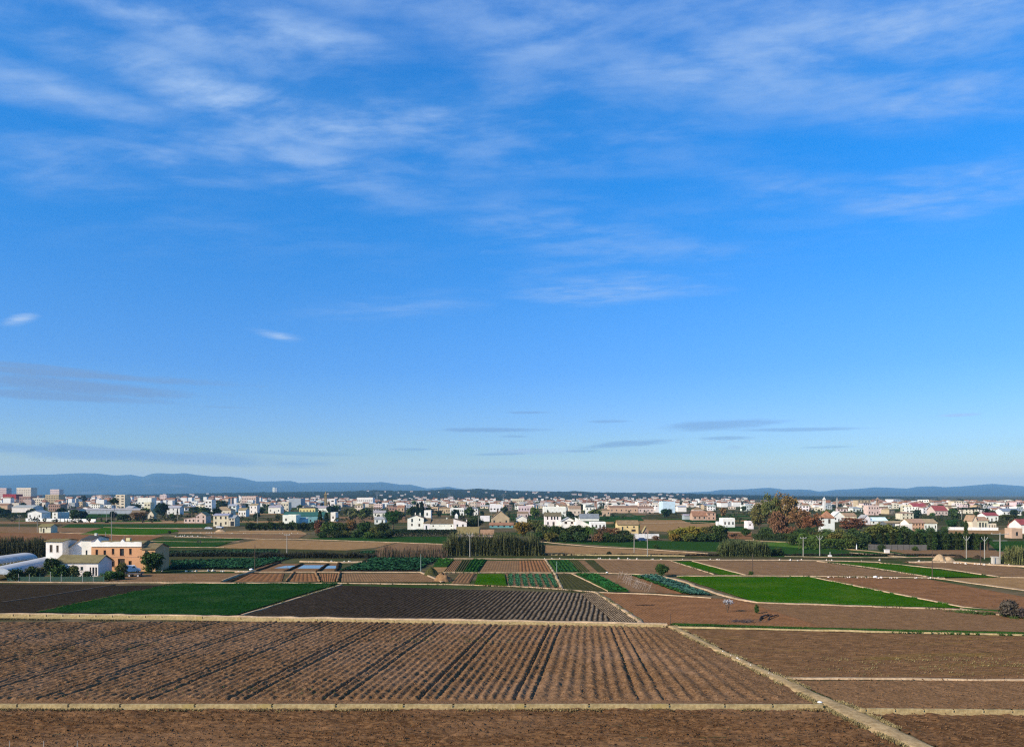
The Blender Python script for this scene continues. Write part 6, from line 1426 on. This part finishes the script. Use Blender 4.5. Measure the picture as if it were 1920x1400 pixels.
for px, tp, ba, lab in [(1044, 1052, 1073, 'thin green post in the fan of beds'), (789, 1038, 1070, 'thin grey-green post in the cabbage rows'), (1413, 1001, 1012, 'white roadside post by the tall tree group'), (1606, 1018, 1030, 'white lamp post at the lane bend')]:
    pole(lab, px, tp, ba, 'plain', .07 if px < 1400 else .16, (.25, .32, .28) if px < 1400 else (.75, .73, .70))
# concrete box at the foot of the large pole
t = thing('concrete_box', 'pale concrete service box beside the large pole', 'box', G(1868, 1056)); mb = MB(); mb.box(-.8, .8, 0, 1.2, -.2, 1.75); mb.build('body', M_POLE, t, None, (.5, .45, .38)); mb = MB(); mb.box(-.95, .95, -.12, 1.32, 1.75, 1.95); mb.build('lid', M_POLE, t, None, (.55, .5, .42))
t = thing('concrete_box', 'white service box by the lane end', 'box', G(1664, 1037)); mb = MB(); mb.box(-.75, .75, 0, .9, -.2, 1.2); mb.build('body', M_POLE, t, None, (.7, .64, .58)); mb = MB(); mb.box(-.85, .85, -.1, 1.0, 1.2, 1.3); mb.build('lid', M_POLE, t, None, (.7, .65, .6))
t = thing('concrete_box', 'small white water valve box by the track', 'box', G(1557, 1044)); mb = MB(); mb.box(-.5, .5, 0, .8, -.2, .6); mb.build('body', M_POLE, t, None, (.7, .66, .6)); mb = MB(); mb.tube([(0, .3, .6), (0, .3, 1.6)], .07, 6); mb.build('pipe', M_METAL, t, None, (.75, .73, .7))
# mounds of earth
def mound(name, px0, px1, base, hpx, mat, seed, depth=.8):
    m = mpp(base); L = (px1 - px0) * m / 2; h = hpx * m; x, y, _ = G((px0 + px1) / 2, base); y += L * depth; u = np.linspace(-1.1, 1.1, 48); X, Y = np.meshgrid(u, u, indexing='ij')
    R = np.sqrt(X ** 2 + Y ** 2) + .25 * (fbm(X * 1.6 + seed, Y * 1.6, 3, seed) - .5)
    Z = h * np.clip(1 - R ** 1.9, 0, 1) * (.72 + .55 * fbm(X * 3, Y * 3, 4, seed + 3)) - .12
    o = obj(name, mesh(name, np.stack([x + X * L, y + Y * L * depth, Z], -1).reshape(-1, 3), grid_faces(48, 48), mat, smooth=True)); tag(o, kind='structure')
mound('earth_mound', 1755, 1780, 1051, 12, M_STRIP, 2); mound('earth_mound', 1772, 1795, 1051, 8, M_STRIP, 5); mound('earth_mound', 793, 822, 1079, 16, S_G4, 7); mound('earth_mound', 812, 848, 1090, 15, S_BROWN, 9)
mound('dark_mound', 1790, 1812, 1046, 7, S_DARK, 11, .5); mound('dark_mound', 1824, 1848, 1047, 7, S_DARK, 12, .5)
mound('rubble_bank', 400, 422, 997, 5, M_STRIP, 13, .4)
# rubble and pale stones along the banks
def rubble(label, pls, n, s0, s1, col, name='rubble'):
    r = random.Random(n); mb = MB()
    for pl in pls:
        for k in range(n):
            i = r.randrange(len(pl) - 1); f = r.random(); px = pl[i][0] * (1 - f) + pl[i + 1][0] * f; py = pl[i][1] * (1 - f) + pl[i + 1][1] * f
            x, y, _ = G(px, py + r.gauss(0, .4)); s = r.uniform(s0, s1); q = [Vector((r.gauss(0, 1), r.gauss(0, 1), r.gauss(0, .7))).normalized() * s * r.uniform(.6, 1) for _ in range(6)]
            b0 = len(mb.v); mb.v += [(x + s * r.uniform(.6, 1), y, .05), (x, y + s * r.uniform(.6, 1), .05), (x - s * r.uniform(.6, 1), y, .05), (x, y - s * r.uniform(.6, 1), .05), (x + r.uniform(-.2, .2) * s, y, s * r.uniform(.6, 1.2)), (x, y, -.2)]
            for f_ in ((0, 1, 4), (1, 2, 4), (2, 3, 4), (3, 0, 4), (1, 0, 5), (2, 1, 5), (3, 2, 5), (0, 3, 5)): mb.f.append(tuple(b0 + i_ for i_ in f_)); mb.m.append(0)
    o = mb.build(name, M_WALL, None, None, col); tag(o, label, 'rubble', kind='stuff')
rubble('pale stones strewn beside the diagonal path', [[(1352, 1222), (1400, 1245), (1450, 1268)]], 46, .10, .32, (.55, .50, .44))
rubble('pale stones along the track behind the brown fields', [[(1000, 1047), (1300, 1049), (1650, 1051)], [(1720, 1052), (1920, 1062)]], 40, .15, .6, (.62, .54, .45))
rubble('pale stones along the bank of the bright green field', [[(1520, 1082), (1640, 1083), (1770, 1084)]], 36, .12, .40, (.66, .56, .48))
rubble('stones along the left field paths', [[(335, 999), (575, 1000)], [(330, 1005), (400, 1006)], [(180, 1070), (480, 1071)], [(560, 1053), (690, 1054)]], 22, .2, .55, (.66, .58, .46))
# white sacks
def sack(label, px, base, w):
    x, y, _ = G(px, base); u = np.linspace(0, 2 * pi, 13)[:-1]; V = []; 
    for i, (zz, rr) in enumerate(((-.05, .85), (.18, 1.0), (.42, .92), (.6, .6), (.68, .15))):
        for t in u: V.append((w * rr * cos(t) * (1 + .08 * sin(3 * t + i)), w * .7 * rr * sin(t), w * zz * (1 + .1 * sin(2 * t + i))))
    Fc = [(i * 12 + j, i * 12 + (j + 1) % 12, (i + 1) * 12 + (j + 1) % 12, (i + 1) * 12 + j) for i in range(4) for j in range(12)] + [tuple(48 + j for j in range(12))]
    root = thing('sack', label, 'sack', (x, y, 0.14)); obj('bag', mesh('bag', V, Fc, M_WALL, smooth=True), root, None, (.8, .8, .78))
    mb = MB(); mb.tube([(0, 0, w * .62), (w * .05, 0, w * .86)], [w * .16, w * .05], 6); mb.build('tied_neck', M_WALL, root, None, (.78, .78, .75))
sack('white sack lying at the crossing of wall and path', 1537, 1320, .24); sack('white sack beside the bean sticks', 1138, 1074.5, .34)
sack('white sacks heap by the black wooden pole', 471, 1069, .55); sack('pink-white sack on the stony bank', 1641, 1083, .5)
# pruned branches and a heap of prunings on the red field
for k, (a, b, lab) in enumerate([((1424, 1164), (1440, 1152), 'crooked pruned branch nearest the sapling'), ((1428, 1160), (1447, 1153), 'middle crooked pruned branch'), ((1440, 1163), (1459, 1153), 'straight pruned branch on the right')]):
    A, B = Vector(G(*a)), Vector(G(*b)); t = thing('pruned_branch', lab + ' on the red field', 'branch', A); d = B - A; mb = MB()
    mb.tube([(0, 0, .1), tuple(d * .35 + Vector((-.25, 0, .35))), tuple(d * .7 + Vector((.15, 0, .25))), tuple(d + Vector((0, 0, .15)))], [.13, .11, .09, .05], 6); mb.build('limb', M_BARK, t, None, (.05, .04, .035))
    mb = MB()
    for q in range(3): mb.tube([tuple(d * (.3 + .2 * q) + Vector((0, 0, .3))), tuple(d * (.4 + .2 * q) + Vector((.3 - .3 * q, -.3, .5)))], [.05, .02], 4)
    mb.build('twig', M_BARK, t, None, (.05, .04, .035))
r_ = random.Random(8); mb = MB(); A = Vector(G(1392, 1166))
for k in range(110):
    p = Vector((r_.gauss(0, .95), r_.gauss(0, .45), r_.uniform(.02, .35))); d = Vector((r_.gauss(0, 1), r_.gauss(0, .6), r_.gauss(0, .25))).normalized() * r_.uniform(.25, .6); mb.tube([tuple(p - d), tuple(p + d)], [.035, .02], 3, cap=False)
o = mb.build('prunings_heap', M_BARK, None, A, (.09, .07, .065)); tag(o, 'low grey heap of prunings on the red field', 'prunings', kind='stuff')
mb = MB(); A = Vector(G(1210, 1135))
for k in range(50):
    p = Vector((r_.gauss(0, .9), r_.gauss(0, .3), r_.uniform(.02, .15))); d = Vector((r_.gauss(0, 1), r_.gauss(0, .6), .1)).normalized() * r_.uniform(.2, .5); mb.tube([tuple(p - d), tuple(p + d)], [.035, .02], 3, cap=False)
o = mb.build('prunings_heap', M_BARK, None, A, (.06, .04, .03)); tag(o, 'thin dark scatter of twigs on the red field', 'prunings', kind='stuff')
# bean sticks: rows of leaning canes tied together
t = thing('bean_trellis', 'trellis of bare leaning bean sticks beside the leafy green bed', 'trellis', G(1185, 1095)); r_ = random.Random(4)
stick = MB(); stick.tube([(0, 0, -.15), (.02, 0, 1.0), (0, 0, 2.1)], [.03, .026, .018], 5); stick = stick.mesh('stick', M_BARK)
def dirpt(px, py): return Vector(G(px, py)) - t.location
for (p0, p1, nn) in (((1158, 1083), (1180, 1092), 12), ((1168, 1092), (1196, 1104), 13), ((1188, 1100), (1216, 1110), 12)):
    a, b = dirpt(*p0), dirpt(*p1)
    for k in range(nn):
        q = a + (b - a) * (k / (nn - 1)); s = obj('stick', stick, t, q + Vector((r_.uniform(-.1, .1), .45 if k % 2 else -.45, 0)), (.36, .28, .22)); s.rotation_euler = ((.32 if k % 2 else -.32) + r_.uniform(-.06, .06), .45 + r_.uniform(-.25, .15), 0); s.scale.z = r_.uniform(.85, 1.15)
    mb = MB(); mb.tube([tuple(a + Vector((.5, 0, 1.4))), tuple(b + Vector((.5, 0, 1.4)))], .03, 5); mb.build('ridge_pole', M_BARK, t, None, (.36, .28, .22))
# stakes along the bottom left edge
for k, px in enumerate((18, 82, 145)):
    pole(['leftmost', 'middle', 'right-hand'][k] + ' thin stake in the near stubble at the bottom edge', px, 1388, 1404, 'plain', .025, (.4, .36, .3))
pole('thin bare stake at the corner of the red field', 1257, 1150, 1172, 'plain', .04, (.07, .05, .04))
# garden fence before the polytunnel
M_NET, tt, bb = principled('green_netting', .8, .1); bb.inputs['Base Color'].default_value = (.05, .10, .07, 1); bb.inputs['Alpha'].default_value = .55
t = thing('garden_fence', 'green netting fence on stakes along the farm garden', 'fence', G(15, 1090)); ms = mpp(1090)
for k in range(10):
    mb = MB(); mb.tube([(0, 0, -.2), (0, 0, 1.75 + .5 * (k in (4, 7)))], .045, 6); mb.build('post', M_METAL, t, ((k * 20) * ms, 0, 0), (.5, .48, .42) if k % 3 else (.08, .2, .15))
    if k < 9: mb = MB(); mb.box(0.05, 20 * ms - .05, -.01, .01, .1, 1.15); mb.build('netting', M_NET, t, ((k * 20) * ms, 0, 0))
# vehicles
def wheel(root, x, y, r=.31):
    mb = MB(); n = 16
    for k in range(n):
        a, b = 2 * pi * k / n, 2 * pi * (k + 1) / n
        for y0, y1, ra, rb in ((-.1, .1, r, r), (-.1, -.1, r, .6 * r), (.1, .1, .6 * r, r)): mb.quad((ra * cos(a), y0, ra * sin(a)), (ra * cos(b), y0, ra * sin(b)), (rb * cos(b), y1, rb * sin(b)), (rb * cos(a), y1, rb * sin(a)))
    w = mb.build('wheel', M_METAL, root, (x, y, r), (.02, .02, .02)); mb = MB()
    for s in (-.08, .08):
        c0 = len(mb.v); mb.v += [(.6 * r * cos(2 * pi * k / n), s, .6 * r * sin(2 * pi * k / n)) for k in range(n)]; mb.f.append(tuple(c0 + k for k in range(n))); mb.m.append(0)
    mb.build('rim', M_METAL, w, None, (.5, .5, .52))
def car(label, px, base, rz, col, van=False, s=1.0):
    root = thing('parked_van' if van else 'parked_car', label, 'van' if van else 'car', G(px, base), rz); root.scale = (s, s, s)
    if van: prof = [(-2.1, .35), (-2.1, 1.75), (-1.9, 1.9), (.7, 1.9), (1.3, 1.15), (2.0, 1.0), (2.1, .35)]
    else: prof = [(-2.0, .35), (-2.05, .85), (-1.75, .95), (-1.2, 1.42), (.45, 1.45), (1.1, .98), (1.95, .82), (2.05, .35)]
    mb = MB(); n = len(prof); W_ = .82
    lo = [(x, -W_ * (1 - .16 * max(0, z - .9)), z) for x, z in prof]; hi = [(x, W_ * (1 - .16 * max(0, z - .9)), z) for x, z in prof]; mb.v += lo + hi
    mb.f += [tuple(range(n)), tuple(range(2 * n - 1, n - 1, -1))] + [(i, n + i, n + (i + 1) % n, (i + 1) % n) for i in range(n)]; mb.m += [0] * (n + 2)
    mb.build('body', M_METAL, root, None, col)
    for s in (-1, 1):
        mb = MB()
        for a, b, c, d in ([(-1.1, -.2, -1.25, -.2), (-.1, .75, -.1, .4)] if not van else [(.1, .95, .1, .65)]):
            z0, z1 = (1.0, 1.34) if not van else (1.25, 1.7); y0 = s * (W_ * (1 - .16 * (z0 - .9)) + .006); y1 = s * (W_ * (1 - .16 * (z1 - .9)) + .006)
            mb.quad((a, y0, z0), (b, y0, z0), (d, y1, z1), (c if c > a else a + .12, y1, z1))
        mb.build('side_window', M_PANE, root, None, (.02, .025, .03))
    (xa, za), (xb, zb_) = (prof[3], prof[4]) if van else (prof[4], prof[5])
    xa, za, xb, zb_ = xa * .96 + xb * .04, za * .96 + zb_ * .04, xb * .96 + xa * .04, zb_ * .96 + za * .04
    mb = MB(); mb.quad((xb + .012, -.66, zb_ + .012), (xb + .012, .66, zb_ + .012), (xa + .012, .6, za + .012), (xa + .012, -.6, za + .012)); mb.build('windscreen', M_PANE, root, None, (.02, .025, .03))
    for x in (-1.3, 1.3):
        for y in (-.76, .76): wheel(root, x, y)
    return root
car('small white van before the door of the peach farmhouse', 247, 1073, .5, (.75, .76, .78), True)
car('dark blue car before the low white garden wall', 1205, 1014, 0.0, (.02, .05, .13)); car('white car beside the beige farmhouse', 391, 992, .2, (.75, .75, .75)); car('silver car by the garage of the beige farmhouse', 412, 990, -.3, (.45, .46, .48))
t = thing('farm_trailer', 'flat dark farm trailer in the yard of the peach farmhouse', 'trailer', G(252, 1081)); mb = MB(); mb.box(-1.9, 1.9, -.8, .8, .75, .9); mb.build('bed', M_METAL, t, None, (.09, .08, .07)); mb = MB(); mb.box(-1.9, -1.82, -.8, .8, .9, 1.3); mb.box(1.82, 1.9, -.8, .8, .9, 1.2); mb.build('end_board', M_METAL, t, None, (.12, .09, .07))
for x in (-.9, 1.2):
    for y in (-.7, .7): wheel(t, x, y, .36)
mb = MB(); mb.tube([(-1.9, 0, .7), (-3.0, 0, .5)], .05, 6); mb.build('drawbar', M_METAL, t, None, (.1, .1, .1))
# two people working in the green field
def person(label, px, base, shirt, bend, rz):
    J = {'pel': (0, 0, .88), 'chest': (0, -bend * .38, 1.28 - bend * .10), 'neck': (0, -bend * .50, 1.45 - bend * .14), 'head': (0, -bend * .58, 1.62 - bend * .17)}
    V = [J['pel'], J['chest'], J['neck'], J['head']]; E = [(0, 1), (1, 2), (2, 3)]; R = [.15, .17, .06, .10]
    for s in (-1, 1):
        i = len(V); V += [(s * .11, 0, .82), (s * .13, -.05, .45), (s * .14, .02, .06), (s * .14, -.14, .03)]; R += [.10, .07, .05, .04]; E += [(0, i), (i, i + 1), (i + 1, i + 2), (i + 2, i + 3)]
        i = len(V); c = J['chest']; V += [(s * .2, c[1], c[2] + .08), (s * .27, c[1] - .12 * bend, c[2] - .2), (s * .24, c[1] - .30 * bend - .05, c[2] - .42), (s * .23, c[1] - .34 * bend - .06, c[2] - .52)]; R += [.07, .05, .04, .035]; E += [(1, i), (i, i + 1), (i + 1, i + 2), (i + 2, i + 3)]
    me = bpy.data.meshes.new('body'); me.from_pydata(V, E, []); me.update(); root = thing('person', label, 'person', G(px, base), rz); o = obj('body', me, root, None, shirt); me.materials.append(M_LEAF if False else M_WALL)
    md = o.modifiers.new('skin', 'SKIN'); 
    for k, r in enumerate(R): me.skin_vertices[0].data[k].radius = (r, r)
    me.skin_vertices[0].data[0].use_root = True
    o.modifiers.new('sub', 'SUBSURF').levels = 1
    mb = MB(); h = Vector(J['head']); mb.tube([tuple(h + Vector((0, 0, .02))), tuple(h + Vector((0, 0, .06))), tuple(h + Vector((0, 0, .15)))], [.2, .13, .09], 10); mb.build('hat', M_WALL, root, None, (.12, .09, .05))
person('person in dark clothes bending over in the left green field', 371, 1019, (.035, .03, .035), .9, .6); person('second person in dark clothes standing right in the left green field', 376, 1019.5, (.05, .045, .05), .25, -.5)
